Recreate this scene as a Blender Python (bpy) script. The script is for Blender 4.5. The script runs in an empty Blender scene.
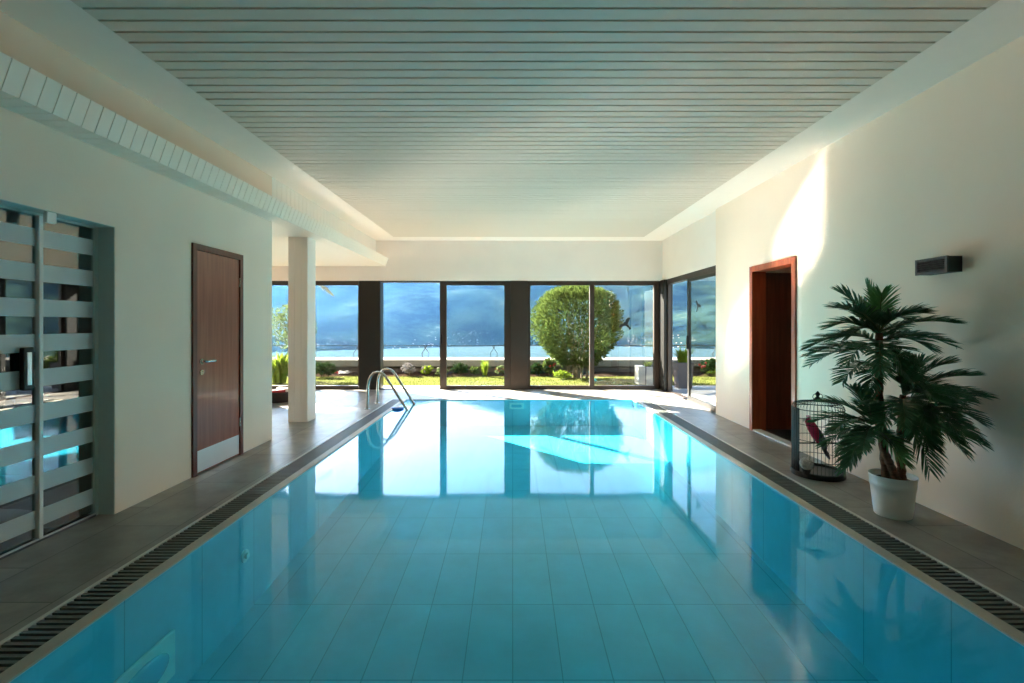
import bpy, bmesh, math, random
import numpy as np
from mathutils import Vector, Matrix

random.seed(7)
scene = bpy.context.scene
COL = scene.collection
PI = math.pi
H = 1.36            # camera height above the deck
F = 484.0           # focal length in pixels of a 1024 wide frame
VX, VY = 512.7, 324.3


def at(px, py, Y):
    """point at distance Y seen at that place of the photograph"""
    return Vector(((px - VX) * Y / F, Y, H - (py - VY) * Y / F))


def lin(r, g, b):
    f = lambda c: (c / 255 / 12.92) if c / 255 <= 0.04045 else ((c / 255 + 0.055) / 1.055) ** 2.4
    return (f(r), f(g), f(b), 1.0)


# ------------------------------------------------------------------ materials
def new_mat(name):
    m = bpy.data.materials.new(name)
    m.use_nodes = True
    nt = m.node_tree
    nt.nodes.clear()
    out = nt.nodes.new('ShaderNodeOutputMaterial')
    return m, nt, out


def mat(name, col, rough=0.5, metal=0.0, var=0.0, vscale=6.0, bump=0.0, bscale=60.0, col2=None, spec=0.5,
        stretch=None, trans=0.0, coat=0.0):
    m, nt, out = new_mat(name)
    b = nt.nodes.new('ShaderNodeBsdfPrincipled')
    b.inputs['Roughness'].default_value = rough
    b.inputs['Metallic'].default_value = metal
    b.inputs['Specular IOR Level'].default_value = spec
    b.inputs['Base Color'].default_value = col
    b.inputs['Coat Weight'].default_value = coat
    nt.links.new(b.outputs[0], out.inputs['Surface'])
    tc = nt.nodes.new('ShaderNodeTexCoord')
    src = tc.outputs['Object']
    if stretch:
        mp = nt.nodes.new('ShaderNodeMapping')
        mp.inputs['Scale'].default_value = stretch
        nt.links.new(src, mp.inputs[0])
        src = mp.outputs[0]
    if var > 0 or col2:
        n = nt.nodes.new('ShaderNodeTexNoise')
        n.inputs['Scale'].default_value = vscale
        n.inputs['Detail'].default_value = 5
        nt.links.new(src, n.inputs['Vector'])
        r = nt.nodes.new('ShaderNodeValToRGB')
        r.color_ramp.elements[0].position = 0.3
        r.color_ramp.elements[1].position = 0.7
        c2 = col2 or tuple(min(1, c * (1 + var)) for c in col[:3]) + (1,)
        c1 = col if col2 else tuple(c * (1 - var) for c in col[:3]) + (1,)
        r.color_ramp.elements[0].color = c1
        r.color_ramp.elements[1].color = c2
        nt.links.new(n.outputs['Fac'], r.inputs[0])
        nt.links.new(r.outputs[0], b.inputs['Base Color'])
    if bump > 0:
        n2 = nt.nodes.new('ShaderNodeTexNoise')
        n2.inputs['Scale'].default_value = bscale
        n2.inputs['Detail'].default_value = 4
        nt.links.new(src, n2.inputs['Vector'])
        bp = nt.nodes.new('ShaderNodeBump')
        bp.inputs['Strength'].default_value = bump
        bp.inputs['Distance'].default_value = 0.01
        nt.links.new(n2.outputs['Fac'], bp.inputs['Height'])
        nt.links.new(bp.outputs[0], b.inputs['Normal'])
    if trans > 0:      # light passing through a leaf or a cloth
        t = nt.nodes.new('ShaderNodeBsdfTranslucent')
        mx = nt.nodes.new('ShaderNodeMixShader')
        mx.inputs[0].default_value = trans
        bc = b.inputs['Base Color']
        if bc.is_linked:
            nt.links.new(bc.links[0].from_socket, t.inputs[0])
        else:
            t.inputs[0].default_value = col
        nt.links.new(b.outputs[0], mx.inputs[1])
        nt.links.new(t.outputs[0], mx.inputs[2])
        nt.links.new(mx.outputs[0], out.inputs['Surface'])
    return m


def tile_mat(name, c1, c2, grout, w, h, rough, gap=0.004, bump=0.15, var=0.5, axes='XY', offset=0.5, nscale=3.0):
    """stone tiles; axes says which two object axes run along the tile's width and height"""
    m, nt, out = new_mat(name)
    b = nt.nodes.new('ShaderNodeBsdfPrincipled')
    b.inputs['Roughness'].default_value = rough
    nt.links.new(b.outputs[0], out.inputs['Surface'])
    g = nt.nodes.new('ShaderNodeNewGeometry')
    s = nt.nodes.new('ShaderNodeSeparateXYZ')
    nt.links.new(g.outputs['Position'], s.inputs[0])
    c = nt.nodes.new('ShaderNodeCombineXYZ')
    nt.links.new(s.outputs[axes[0]], c.inputs[0])
    nt.links.new(s.outputs[axes[1]], c.inputs[1])
    br = nt.nodes.new('ShaderNodeTexBrick')
    br.offset = offset
    br.inputs['Scale'].default_value = 1.0
    br.inputs['Brick Width'].default_value = w
    br.inputs['Row Height'].default_value = h
    br.inputs['Mortar Size'].default_value = gap
    br.inputs['Mortar Smooth'].default_value = 0.1
    br.inputs['Color1'].default_value = c1
    br.inputs['Color2'].default_value = c2
    br.inputs['Mortar'].default_value = grout
    nt.links.new(c.outputs[0], br.inputs['Vector'])
    n = nt.nodes.new('ShaderNodeTexNoise')
    n.inputs['Scale'].default_value = nscale
    n.inputs['Detail'].default_value = 8
    n.inputs['Roughness'].default_value = 0.65
    nt.links.new(g.outputs['Position'], n.inputs['Vector'])
    mr = nt.nodes.new('ShaderNodeMapRange')
    mr.inputs[1].default_value = 0.3
    mr.inputs[2].default_value = 0.7
    mr.inputs[3].default_value = 1 - var
    mr.inputs[4].default_value = 1 + var
    nt.links.new(n.outputs['Fac'], mr.inputs[0])
    mx = nt.nodes.new('ShaderNodeVectorMath')
    mx.operation = 'SCALE'
    nt.links.new(br.outputs['Color'], mx.inputs[0])
    nt.links.new(mr.outputs[0], mx.inputs['Scale'])
    nt.links.new(mx.outputs[0], b.inputs['Base Color'])
    bp = nt.nodes.new('ShaderNodeBump')
    bp.inputs['Strength'].default_value = bump
    bp.inputs['Distance'].default_value = 0.004
    nt.links.new(n.outputs['Fac'], bp.inputs['Height'])
    nt.links.new(bp.outputs[0], b.inputs['Normal'])
    return m


def wood_mat(name, c1, c2, rough=0.35, axis='Z', coat=0.0):
    st = {'Z': (14, 14, 0.9), 'Y': (14, 0.9, 14), 'X': (0.9, 14, 14)}[axis]
    return mat(name, c1, rough, col2=c2, vscale=2.2, stretch=st, bump=0.04, bscale=8, coat=coat)


def glass_mat(name, tint=(0.96, 0.98, 0.97, 1), refl=1.0):
    m, nt, out = new_mat(name)
    t = nt.nodes.new('ShaderNodeBsdfTransparent')
    t.inputs[0].default_value = tint
    g = nt.nodes.new('ShaderNodeBsdfGlossy')
    g.inputs['Roughness'].default_value = 0.0
    lw = nt.nodes.new('ShaderNodeLayerWeight')     # Schlick's curve, the same on both faces of the sheet
    lw.inputs['Blend'].default_value = 0.5
    pw_ = nt.nodes.new('ShaderNodeMath')
    pw_.operation = 'POWER'
    pw_.inputs[1].default_value = 5.0
    nt.links.new(lw.outputs['Facing'], pw_.inputs[0])
    mu = nt.nodes.new('ShaderNodeMath')
    mu.operation = 'MULTIPLY_ADD'
    mu.use_clamp = True
    mu.inputs[1].default_value = 0.96
    mu.inputs[2].default_value = 0.04 * refl
    nt.links.new(pw_.outputs[0], mu.inputs[0])
    mx = nt.nodes.new('ShaderNodeMixShader')
    nt.links.new(mu.outputs[0], mx.inputs[0])
    nt.links.new(t.outputs[0], mx.inputs[1])
    nt.links.new(g.outputs[0], mx.inputs[2])
    nt.links.new(mx.outputs[0], out.inputs['Surface'])
    return m


def water_mat():
    m, nt, out = new_mat('pool_water')
    rf = nt.nodes.new('ShaderNodeBsdfTransparent')
    rf.inputs['Color'].default_value = WATER_TINT
    gl = nt.nodes.new('ShaderNodeBsdfGlossy')
    gl.inputs['Roughness'].default_value = WATER_ROUGH
    gl.inputs['Color'].default_value = (1, 1, 1, 1)
    lw = nt.nodes.new('ShaderNodeLayerWeight')
    lw.inputs['Blend'].default_value = 0.5
    pw_ = nt.nodes.new('ShaderNodeMath')
    pw_.operation = 'POWER'
    pw_.inputs[1].default_value = 5.0
    nt.links.new(lw.outputs['Facing'], pw_.inputs[0])
    fr = nt.nodes.new('ShaderNodeMath')
    fr.operation = 'MULTIPLY_ADD'
    fr.use_clamp = True
    fr.inputs[1].default_value = 0.98
    fr.inputs[2].default_value = 0.02
    nt.links.new(pw_.outputs[0], fr.inputs[0])
    tc = nt.nodes.new('ShaderNodeNewGeometry')
    n = nt.nodes.new('ShaderNodeTexNoise')
    n.inputs['Scale'].default_value = 1.6
    n.inputs['Detail'].default_value = 2
    nt.links.new(tc.outputs['Position'], n.inputs['Vector'])
    bp = nt.nodes.new('ShaderNodeBump')
    bp.inputs['Strength'].default_value = 0.05
    bp.inputs['Distance'].default_value = 0.02
    nt.links.new(n.outputs['Fac'], bp.inputs['Height'])
    for s in (gl, lw):
        nt.links.new(bp.outputs[0], s.inputs['Normal'])
    mx = nt.nodes.new('ShaderNodeMixShader')
    nt.links.new(fr.outputs[0], mx.inputs[0])
    nt.links.new(rf.outputs[0], mx.inputs[1])
    nt.links.new(gl.outputs[0], mx.inputs[2])
    nt.links.new(mx.outputs[0], out.inputs['Surface'])
    return m


WATER_TINT = (0.28, 0.84, 0.93, 1)
WATER_ROUGH = 0.05

M = {}
M['plaster'] = mat('plaster', lin(245, 227, 209), 0.85, var=0.02, vscale=1.5, bump=0.12, bscale=90)
M['plaster_tan'] = mat('plaster_tan', lin(240, 216, 196), 0.85, var=0.02, vscale=1.5, bump=0.2, bscale=90)
M['lintel_white'] = mat('lintel_white', lin(243, 232, 222), 0.8, var=0.02, vscale=2)
M['ceiling_white'] = mat('ceiling_white', lin(250, 238, 226), 0.6, var=0.01)
M['slat_white'] = mat('slat_white', lin(226, 210, 193), 0.5)
M['void'] = mat('void', lin(40, 44, 42), 0.9)
M['panel_white'] = mat('panel_white', lin(252, 240, 226), 0.4)
M['board_white'] = mat('board_white', lin(242, 234, 225), 0.5)
M['slate'] = tile_mat('slate', lin(150, 143, 134), lin(116, 112, 106), lin(84, 81, 77), 0.9, 0.45, 0.34, 0.004, 0.3, 0.3, 'YX', 0.37, 4.5)
M['paving'] = tile_mat('paving', lin(150, 148, 140), lin(138, 136, 130), lin(110, 108, 100), 0.6, 0.6, 0.7, 0.004, 0.2, 0.12, 'XY')
M['coping'] = mat('coping', lin(176, 168, 152), 0.45, var=0.12, vscale=4)
M['strip'] = mat('strip', lin(205, 203, 195), 0.4)
M['grate'] = mat('grate', lin(92, 95, 90), 0.45)
POOL1, POOL2, PGROUT = lin(160, 208, 222), lin(148, 199, 215), lin(110, 162, 180)
M['pool_floor'] = tile_mat('pool_floor', POOL1, POOL2, PGROUT, 0.72, 0.3, 0.4, 0.004, 0.1, 0.10, 'YX', 0.0)
M['pool_wall_y'] = tile_mat('pool_wall_y', POOL1, POOL2, PGROUT, 0.6, 1.6, 0.4, 0.004, 0.1, 0.10, 'YZ', 0.0)
M['pool_wall_x'] = tile_mat('pool_wall_x', POOL1, POOL2, PGROUT, 0.6, 1.6, 0.4, 0.004, 0.1, 0.10, 'XZ', 0.0)
M['water'] = water_mat()
M['bronze'] = mat('bronze', lin(62, 52, 46), 0.4, metal=0.3, var=0.05)
M['black_metal'] = mat('black_metal', lin(34, 33, 32), 0.35, metal=0.4)
M['steel'] = mat('steel', lin(190, 190, 185), 0.18, metal=1.0)
M['brushed'] = mat('brushed', lin(226, 228, 228), 0.4, metal=0.55, stretch=(1, 1, 30), bump=0.05, bscale=20)
M['alu'] = mat('alu', lin(225, 228, 228), 0.35, metal=0.6)
M['teal_frame'] = mat('teal_frame', lin(188, 202, 196), 0.45)
M['glass'] = glass_mat('glass')
M['door_glass'] = glass_mat('door_glass', (0.62, 0.66, 0.65, 1), 5.0)
M['wood_dark'] = wood_mat('wood_dark', lin(142, 76, 56), lin(166, 96, 74), 0.28, coat=0.2)
M['wood_red'] = wood_mat('wood_red', lin(148, 66, 38), lin(180, 92, 56), 0.35, coat=0.2)
M['wood_edge'] = wood_mat('wood_edge', lin(92, 46, 36), lin(116, 62, 48), 0.35)
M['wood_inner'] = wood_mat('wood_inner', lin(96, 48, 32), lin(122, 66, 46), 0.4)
M['pot'] = mat('pot', lin(232, 233, 230), 0.35)
M['soil'] = mat('soil', lin(60, 48, 38), 0.95, var=0.4, vscale=40, bump=0.6, bscale=60)
M['trunk'] = mat('trunk', lin(112, 74, 54), 0.85, var=0.4, vscale=30, stretch=(1, 1, 3), bump=0.7, bscale=50)
M['frond'] = mat('frond', lin(60, 102, 64), 0.38, var=0.35, vscale=5, trans=0.15)
M['frond_young'] = mat('frond_young', lin(96, 146, 84), 0.4, var=0.3, vscale=5, trans=0.2)
M['rachis'] = mat('rachis', lin(78, 92, 52), 0.5)
M['wire'] = mat('wire', lin(46, 45, 46), 0.4, metal=0.6)
M['pink'] = mat('pink', lin(196, 50, 88), 0.8, var=0.12, vscale=40, bump=0.3, bscale=120)
M['grey_feather'] = mat('grey_feather', lin(96, 96, 104), 0.8, var=0.2, vscale=40, bump=0.3, bscale=120)
M['pale_pink'] = mat('pale_pink', lin(222, 160, 170), 0.8)
M['horn'] = mat('horn', lin(196, 186, 168), 0.4)
M['ball'] = mat('ball', lin(170, 172, 170), 0.8, var=0.3, vscale=60, bump=0.5, bscale=90)
M['charcoal'] = mat('charcoal', lin(74, 74, 76), 0.45)
M['dark_box'] = mat('dark_box', lin(42, 40, 40), 0.5)
M['blue_plastic'] = mat('blue_plastic', lin(50, 110, 190), 0.35)
M['white_plastic'] = mat('white_plastic', lin(232, 234, 232), 0.35)
M['black_rubber'] = mat('black_rubber', lin(30, 30, 31), 0.6)
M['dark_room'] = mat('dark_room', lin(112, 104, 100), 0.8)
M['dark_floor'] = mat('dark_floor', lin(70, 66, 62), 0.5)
M['frost'] = None
M['lens'] = mat('lens', lin(120, 190, 210), 0.2)
M['concrete'] = mat('concrete', lin(100, 98, 90), 0.85, var=0.12, vscale=2, bump=0.2, bscale=30)
M['concrete_dark'] = mat('concrete_dark', lin(66, 60, 54), 0.9, var=0.25, vscale=3, bump=0.3, bscale=20)
M['ledge'] = mat('ledge', lin(205, 203, 196), 0.8, var=0.05)
M['lawn'] = mat('lawn', lin(72, 76, 38), 0.95, spec=0.0, var=0.15, vscale=3)
M['blade'] = mat('blade', lin(78, 84, 40), 0.8, var=0.2, vscale=2, spec=0.0, trans=0.3)
M['earth'] = mat('earth', lin(48, 38, 30), 0.95, spec=0.0, var=0.3, vscale=10)
M['leaf_bush'] = mat('leaf_bush', lin(66, 80, 38), 0.45, var=0.35, vscale=3, spec=0.0, trans=0.35)
M['leaf_dark'] = mat('leaf_dark', lin(36, 54, 26), 0.5, var=0.35, vscale=4, spec=0.0, trans=0.25)
M['leaf_lime'] = mat('leaf_lime', lin(98, 116, 36), 0.5, var=0.25, vscale=4, spec=0.0, trans=0.45)
M['leaf_pale'] = mat('leaf_pale', lin(84, 96, 60), 0.5, var=0.25, vscale=4, spec=0.0, trans=0.35)
M['leaf_silver'] = mat('leaf_silver', lin(112, 110, 108), 0.7, var=0.15, vscale=8, spec=0.0, trans=0.2)
M['bark'] = mat('bark', lin(104, 92, 70), 0.9, var=0.3, vscale=10, stretch=(1, 1, .3))
M['flower_red'] = mat('flower_red', lin(140, 30, 26), 0.6, trans=0.3)
M['flower_lilac'] = mat('flower_lilac', lin(110, 90, 128), 0.6, trans=0.3)
M['flower_white'] = mat('flower_white', lin(150, 146, 140), 0.6, trans=0.3)
M['white_box'] = mat('white_box', lin(170, 170, 165), 0.5)
M['brown_box'] = mat('brown_box', lin(70, 62, 60), 0.6)
M['yellow_cloth'] = mat('yellow_cloth', lin(150, 128, 58), 0.8, trans=0.4)
M['decal'] = mat('decal', lin(16, 16, 18), 0.7)
M['wicker'] = mat('wicker', lin(48, 36, 34), 0.7, var=0.4, vscale=60, bump=0.8, bscale=80)
M['towel_red'] = mat('towel_red', lin(140, 30, 40), 0.95, bump=0.4, bscale=150)
M['towel_white'] = mat('towel_white', lin(235, 232, 230), 0.95, bump=0.4, bscale=150)


def frost_mat():
    m, nt, out = new_mat('frosted_film')
    d = nt.nodes.new('ShaderNodeBsdfDiffuse')
    d.inputs[0].default_value = lin(226, 234, 236)
    t = nt.nodes.new('ShaderNodeBsdfTranslucent')
    t.inputs[0].default_value = lin(226, 234, 236)
    mx = nt.nodes.new('ShaderNodeMixShader')
    mx.inputs[0].default_value = 0.35
    nt.links.new(d.outputs[0], mx.inputs[1])
    nt.links.new(t.outputs[0], mx.inputs[2])
    g = nt.nodes.new('ShaderNodeBsdfGlossy')
    g.inputs['Roughness'].default_value = 0.35
    m2 = nt.nodes.new('ShaderNodeMixShader')
    m2.inputs[0].default_value = 0.06
    nt.links.new(mx.outputs[0], m2.inputs[1])
    nt.links.new(g.outputs[0], m2.inputs[2])
    nt.links.new(m2.outputs[0], out.inputs['Surface'])
    return m


M['frost'] = frost_mat()


# ------------------------------------------------------------------ mesh building
W = {}      # world position of every object's origin


def tag(o, label=None, cat=None, group=None, kind=None):
    if label:
        o['label'] = label
    if cat:
        o['category'] = cat
    if group:
        o['group'] = group
    if kind:
        o['kind'] = kind
    return o


def empty(name, loc, label, cat, group=None):
    o = bpy.data.objects.new(name, None)
    o.empty_display_size = 0.1
    COL.objects.link(o)
    o.location = loc
    W[o.name] = Vector(loc)
    return tag(o, label, cat, group)


class MB:
    def __init__(self):
        self.v, self.f = [], []

    def add(self, vs, fs):
        k = len(self.v)
        self.v += [tuple(p) for p in vs]
        self.f += [tuple(i + k for i in f) for f in fs]
        return self

    def box(self, x0, x1, y0, y1, z0, z1):
        vs = [(x, y, z) for x in (x0, x1) for y in (y0, y1) for z in (z0, z1)]
        return self.add(vs, [(0, 1, 3, 2), (4, 6, 7, 5), (0, 4, 5, 1), (2, 3, 7, 6), (0, 2, 6, 4), (1, 5, 7, 3)])

    def rbox(self, x0, x1, y0, y1, z0, z1, r=0.006, seg=2):
        bm = bmesh.new()
        bmesh.ops.create_cube(bm, size=1)
        bmesh.ops.scale(bm, vec=(x1 - x0, y1 - y0, z1 - z0), verts=bm.verts)
        bmesh.ops.translate(bm, vec=((x0 + x1) / 2, (y0 + y1) / 2, (z0 + z1) / 2), verts=bm.verts)
        bmesh.ops.bevel(bm, geom=list(bm.edges), offset=r, segments=seg, affect='EDGES', profile=0.5)
        self.bm(bm)
        return self

    def bm(self, bm):
        bm.verts.index_update()
        self.add([v.co[:] for v in bm.verts], [[v.index for v in f.verts] for f in bm.faces])
        bm.free()
        return self

    def tube(self, pts, r, n=8, cap=True):
        pts = [Vector(p) for p in pts]
        rs = r if isinstance(r, (list, tuple)) else [r] * len(pts)
        k = len(self.v)
        t0 = (pts[1] - pts[0]).normalized()
        up = Vector((0, 0, 1)) if abs(t0.z) < 0.9 else Vector((1, 0, 0))
        nrm = t0.cross(up).normalized()
        for i, p in enumerate(pts):
            t = (pts[min(i + 1, len(pts) - 1)] - pts[max(i - 1, 0)]).normalized()
            nrm = (nrm - t * nrm.dot(t)).normalized()
            bn = t.cross(nrm)
            for j in range(n):
                a = 2 * PI * j / n
                self.v.append(tuple(p + (nrm * math.cos(a) + bn * math.sin(a)) * rs[i]))
        for i in range(len(pts) - 1):
            for j in range(n):
                a, b = k + i * n + j, k + i * n + (j + 1) % n
                self.f.append((a, b, b + n, a + n))
        if cap:
            self.f.append(tuple(k + j for j in range(n))[::-1])
            self.f.append(tuple(k + (len(pts) - 1) * n + j for j in range(n)))
        return self

    def lathe(self, prof, c=(0, 0, 0), n=48, close=True):
        """prof: (radius, z) pairs from bottom to top around the vertical through c"""
        k = len(self.v)
        for r, z in prof:
            for j in range(n):
                a = 2 * PI * j / n
                self.v.append((c[0] + r * math.cos(a), c[1] + r * math.sin(a), c[2] + z))
        for i in range(len(prof) - 1):
            for j in range(n):
                a, b = k + i * n + j, k + i * n + (j + 1) % n
                self.f.append((a, b, b + n, a + n))
        if close:
            self.f.append(tuple(k + j for j in range(n))[::-1])
            self.f.append(tuple(k + (len(prof) - 1) * n + j for j in range(n)))
        return self

    def ball(self, c, r, seg=20, ring=12, sc=(1, 1, 1), rot=None):
        bm = bmesh.new()
        bmesh.ops.create_uvsphere(bm, u_segments=seg, v_segments=ring, radius=r)
        bmesh.ops.scale(bm, vec=sc, verts=bm.verts)
        if rot:
            bmesh.ops.rotate(bm, matrix=rot, cent=(0, 0, 0), verts=bm.verts)
        bmesh.ops.translate(bm, vec=c, verts=bm.verts)
        return self.bm(bm)

    def quad(self, a, b, c, d):
        return self.add([a, b, c, d], [(0, 1, 2, 3)])

    def build(self, name, m, parent=None, smooth=False, origin=None):
        if parent is not None:
            o0 = W[parent.name]
        elif origin is not None:
            o0 = Vector(origin)
        else:
            a = np.array(self.v)
            o0 = Vector(((a[:, 0].min() + a[:, 0].max()) / 2, (a[:, 1].min() + a[:, 1].max()) / 2, a[:, 2].min()))
        me = bpy.data.meshes.new(name)
        me.from_pydata([(x - o0.x, y - o0.y, z - o0.z) for x, y, z in self.v], [], self.f)
        me.materials.append(m)
        me.update()
        if smooth:
            for p in me.polygons:
                p.use_smooth = True
            try:
                me.set_sharp_from_angle(angle=math.radians(40))
            except Exception:
                pass
        o = bpy.data.objects.new(name, me)
        COL.objects.link(o)
        if parent is not None:
            o.parent = parent
        else:
            o.location = o0
        W[o.name] = o0.copy()
        return o


def struct(mb, name, m, parent=None, smooth=False):
    o = mb.build(name, m, parent, smooth)
    if parent is None:
        o['kind'] = 'structure'
    return o


# ------------------------------------------------------------------ room dimensions
XL, XR = -2.85, 3.08            # long walls
YB, YF = -2.2, 10.1             # rear wall behind the camera, far window wall
ZC = 3.105                      # ceiling
ZH = 2.268                      # window head
XA = -6.3                       # far side of the alcove behind the column
YA = 5.73                       # where the left wall ends
PX0, PX1, PY0, PY1 = -1.925, 2.175, 0.7, 8.76     # pool
DEPTH = 1.4
ZW = -0.012

# floor: deck around the pool
fl = MB()
GX0, GX1 = -2.195, 2.458        # outer edges of the overflow strips
fl.box(XA - .2, GX0, YA, YF + .2, -.3, 0)
fl.box(XL - .16, GX0, YB - .2, YA, -.3, 0)
fl.box(GX1, 3.12 + .1, YB - .2, YF + .2, -.3, 0)
fl.box(GX0, GX1, YB - .2, PY0 - .07, -.3, 0)
fl.box(GX0, GX1, PY1 + .0, YF + .2, -.3, 0)
struct(fl, 'floor', M['slate'])

# pool shell
ZN, ZFAR = -.86, -.48        # the floor rises gently towards the far end
pb = MB().add([(PX0, PY0, ZN), (PX1, PY0, ZN), (PX1, PY1, ZFAR), (PX0, PY1, ZFAR), (PX0, PY0, -DEPTH), (PX1, PY0, -DEPTH), (PX1, PY1, -DEPTH), (PX0, PY1, -DEPTH)],
              [(0, 1, 2, 3), (4, 7, 6, 5), (0, 4, 5, 1), (1, 5, 6, 2), (2, 6, 7, 3), (3, 7, 4, 0)])
pool = struct(pb, 'pool_floor', M['pool_floor'])
pw = MB().box(PX0 - .03, PX0, PY0 - .03, PY1 + .0, -DEPTH - .2, -.009)
pw.box(PX1, PX1 + .03, PY0 - .03, PY1, -DEPTH - .2, -.009)
pwy = struct(pw, 'pool_wall_long', M['pool_wall_y'])
pw = MB().box(PX0, PX1, PY1, PY1 + .03, -DEPTH - .2, -.3 + .0).box(PX0, PX1, PY1 - .004, PY1 + .0, -DEPTH, -.006)
pw.box(PX0, PX1, PY0 - .03, PY0, -DEPTH - .2, -.02)
pwx = struct(pw, 'pool_wall_short', M['pool_wall_x'])
# coping, grates, edge strips
cp = MB()
cp.box(PX0 - .07, PX0, PY0 - .07, PY1, -.009, 0.0)
cp.box(PX1, PX1 + .075, PY0 - .07, PY1, -.009, 0.0)
cp.box(PX0, PX1, PY0 - .07, PY0, -.009, 0.0)
struct(cp, 'trim_1', M['coping'])
st = MB()
st.box(GX0 - .0, GX0 + .02, PY0 - .07, PY1, -.1, 0.002)
st.box(GX1 - .02, GX1, PY0 - .07, PY1, -.1, 0.002)
struct(st, 'trim_2', M['strip'])
ch = MB()
ch.box(GX0 + .02, PX0 - .07, PY0 - .07, PY1, -.3, -.06)
ch.box(PX1 + .075, GX1 - .02, PY0 - .07, PY1, -.3, -.06)
struct(ch, 'trim_3', M['void'])


def grate(x0, x1, label):
    root = empty('drain_grate', ((x0 + x1) / 2, (PY0 + PY1) / 2, -.05), label, 'drain grate', 'overflow grates beside the pool')
    g = MB()
    y = PY0 - .05
    while y < PY1 - .01:
        g.box(x0, x1, y, y + .02, -.03, -.002)
        y += .038
    g.build('slats', M['grate'], root)
    g = MB()
    for k in (.2, .8):
        x = x0 + (x1 - x0) * k
        g.box(x - .006, x + .006, PY0 - .06, PY1 - .005, -.055, -.031)
    g.build('support_rail', M['black_metal'], root)


grate(GX0 + .022, PX0 - .072, 'long slatted overflow grate between the pool and the brown wooden door')
grate(PX1 + .077, GX1 - .022, 'long slatted overflow grate between the pool and the potted palm')

# water
wv = MB()
nx, ny = 2, 2
wv.quad((PX0, PY0, ZW), (PX1, PY0, ZW), (PX1, PY1 - .004, ZW), (PX0, PY1 - .004, ZW))
water = struct(wv, 'water', M['water'], smooth=True)

# walls
T = .25
wl = MB()
YD0, YD1, ZD = 0.9, 3.468, 2.058     # glass door opening (goes on past the frame of the photo)
wl.box(XL - T, XL, YB - .2, YD0, 0, 2.76)
wl.box(XL - T, XL, YD0, YD1, ZD, 2.76)
LD0, LD1, LDZ = 4.293, 5.09, 2.085   # wooden door opening
wl.box(XL - T, XL, YD1, LD0, 0, 2.76)
wl.box(XL - T, XL, LD1, YA, 0, 2.76)
wl.box(XL - T, XL, LD0, LD1, LDZ, 2.76)
wl.box(XL - T, XL - .12, LD0, LD1, 0, LDZ)
struct(wl, 'wall_left', M['plaster'])
wu = MB().box(XL - T, XL, YB - .2, YA, 2.76, ZC + .1)
struct(wu, 'wall_left_upper', M['plaster_tan'])
bd = MB()
y = YA
while y < YF - .01:
    bd.box(XL - T, XL, y + .004, min(y + .12, YF) - .004, 2.76, ZC)
    bd.box(XL - T, XL - .008, y, min(y + .12, YF), 2.76, ZC)
    y += .12
struct(bd, 'trim_4', M['board_white'])

RD0, RD1, RDZ = 5.25, 6.264, 2.10
YR = 7.34
wr = MB()
wr.box(XR, XR + T, YB - .2, RD0, 0, ZC + .1)
wr.box(XR, XR + T, RD1, YR, 0, ZC + .1)
wr.box(XR, XR + T, RD0, RD1, RDZ, ZC + .1)
struct(wr, 'wall_right', M['plaster'])
wr = MB().box(3.12, 3.12 + T, YR, YF + T, ZH, ZC + .1)
struct(wr, 'wall_right_lintel', M['lintel_white'])
wf = MB().box(XA - .2, 3.12, YF, YF + T, ZH, ZC + .1)
struct(wf, 'wall_far', M['lintel_white'])
wb = MB().box(XL - T, XR + T, YB - .2, YB, 0, ZC + .1)
struct(wb, 'wall_rear', M['plaster'])
wa = MB().box(XA - .2, XA, YA, YF + T, 0, ZC + .1)
struct(wa, 'wall_alcove', M['plaster'])
wa = MB().box(XA - .2, XL - T, YA - .2, YA, 0, ZC + .1)
struct(wa, 'wall_alcove_return', M['plaster'])

# ceiling: flat margin and slatted field
SX0, SX1, SY1 = -2.38, 2.62, 9.65
ce = MB()
ce.box(XL - T, SX0, YB - .2, YF + T, ZC, ZC + .12)
ce.box(SX1, 3.12 + T, YB - .2, YF + T, ZC, ZC + .12)
ce.box(SX0, SX1, SY1, YF + T, ZC, ZC + .12)
struct(ce, 'ceiling', M['ceiling_white'])
cv = MB().box(SX0 - .05, SX1 + .05, YB - .2, SY1 + .05, ZC + .10, ZC + .16)
struct(cv, 'ceiling_void', M['void'])
sl = MB()
PITCH = .1075
y = SY1 - .004
random.seed(3)
while y > YB:
    sl.box(SX0 + .003, SX1 - .003, y - PITCH + .018, y, ZC - .004, ZC + .03)
    y -= PITCH
struct(sl, 'ceiling_slats', M['slat_white'])

# boxed soffit along the left wall, running on as the alcove's low ceiling
SZ0, SZ1, SX = 2.572, 2.738, -2.65
so = MB()
p = .0935
y = 2.504 - 60 * p
while y < YF - .01:
    y1 = min(y + p, YF)
    if y > YB:
        so.box(SX - .02, SX, y + .0045, y1 - .0045, SZ0, SZ1)
        so.box(XL, SX - .02, y + .004, y1 - .004, SZ0, SZ0 + .02)
    y = y1
so.box(XL, SX - .006, YB, YF, SZ0 + .006, SZ1 - .004)
so.v = [(x + (.06 * (z - SZ0) / (SZ1 - SZ0) if x > XL + .01 else 0), y, z) for x, y, z in so.v]      # the face leans out towards the pool
struct(so, 'trim_5', M['panel_white'])
ac = MB().box(XA, XL, YA, YF, SZ0, SZ0 + .06)
struct(ac, 'ceiling_alcove', M['panel_white'])

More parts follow.
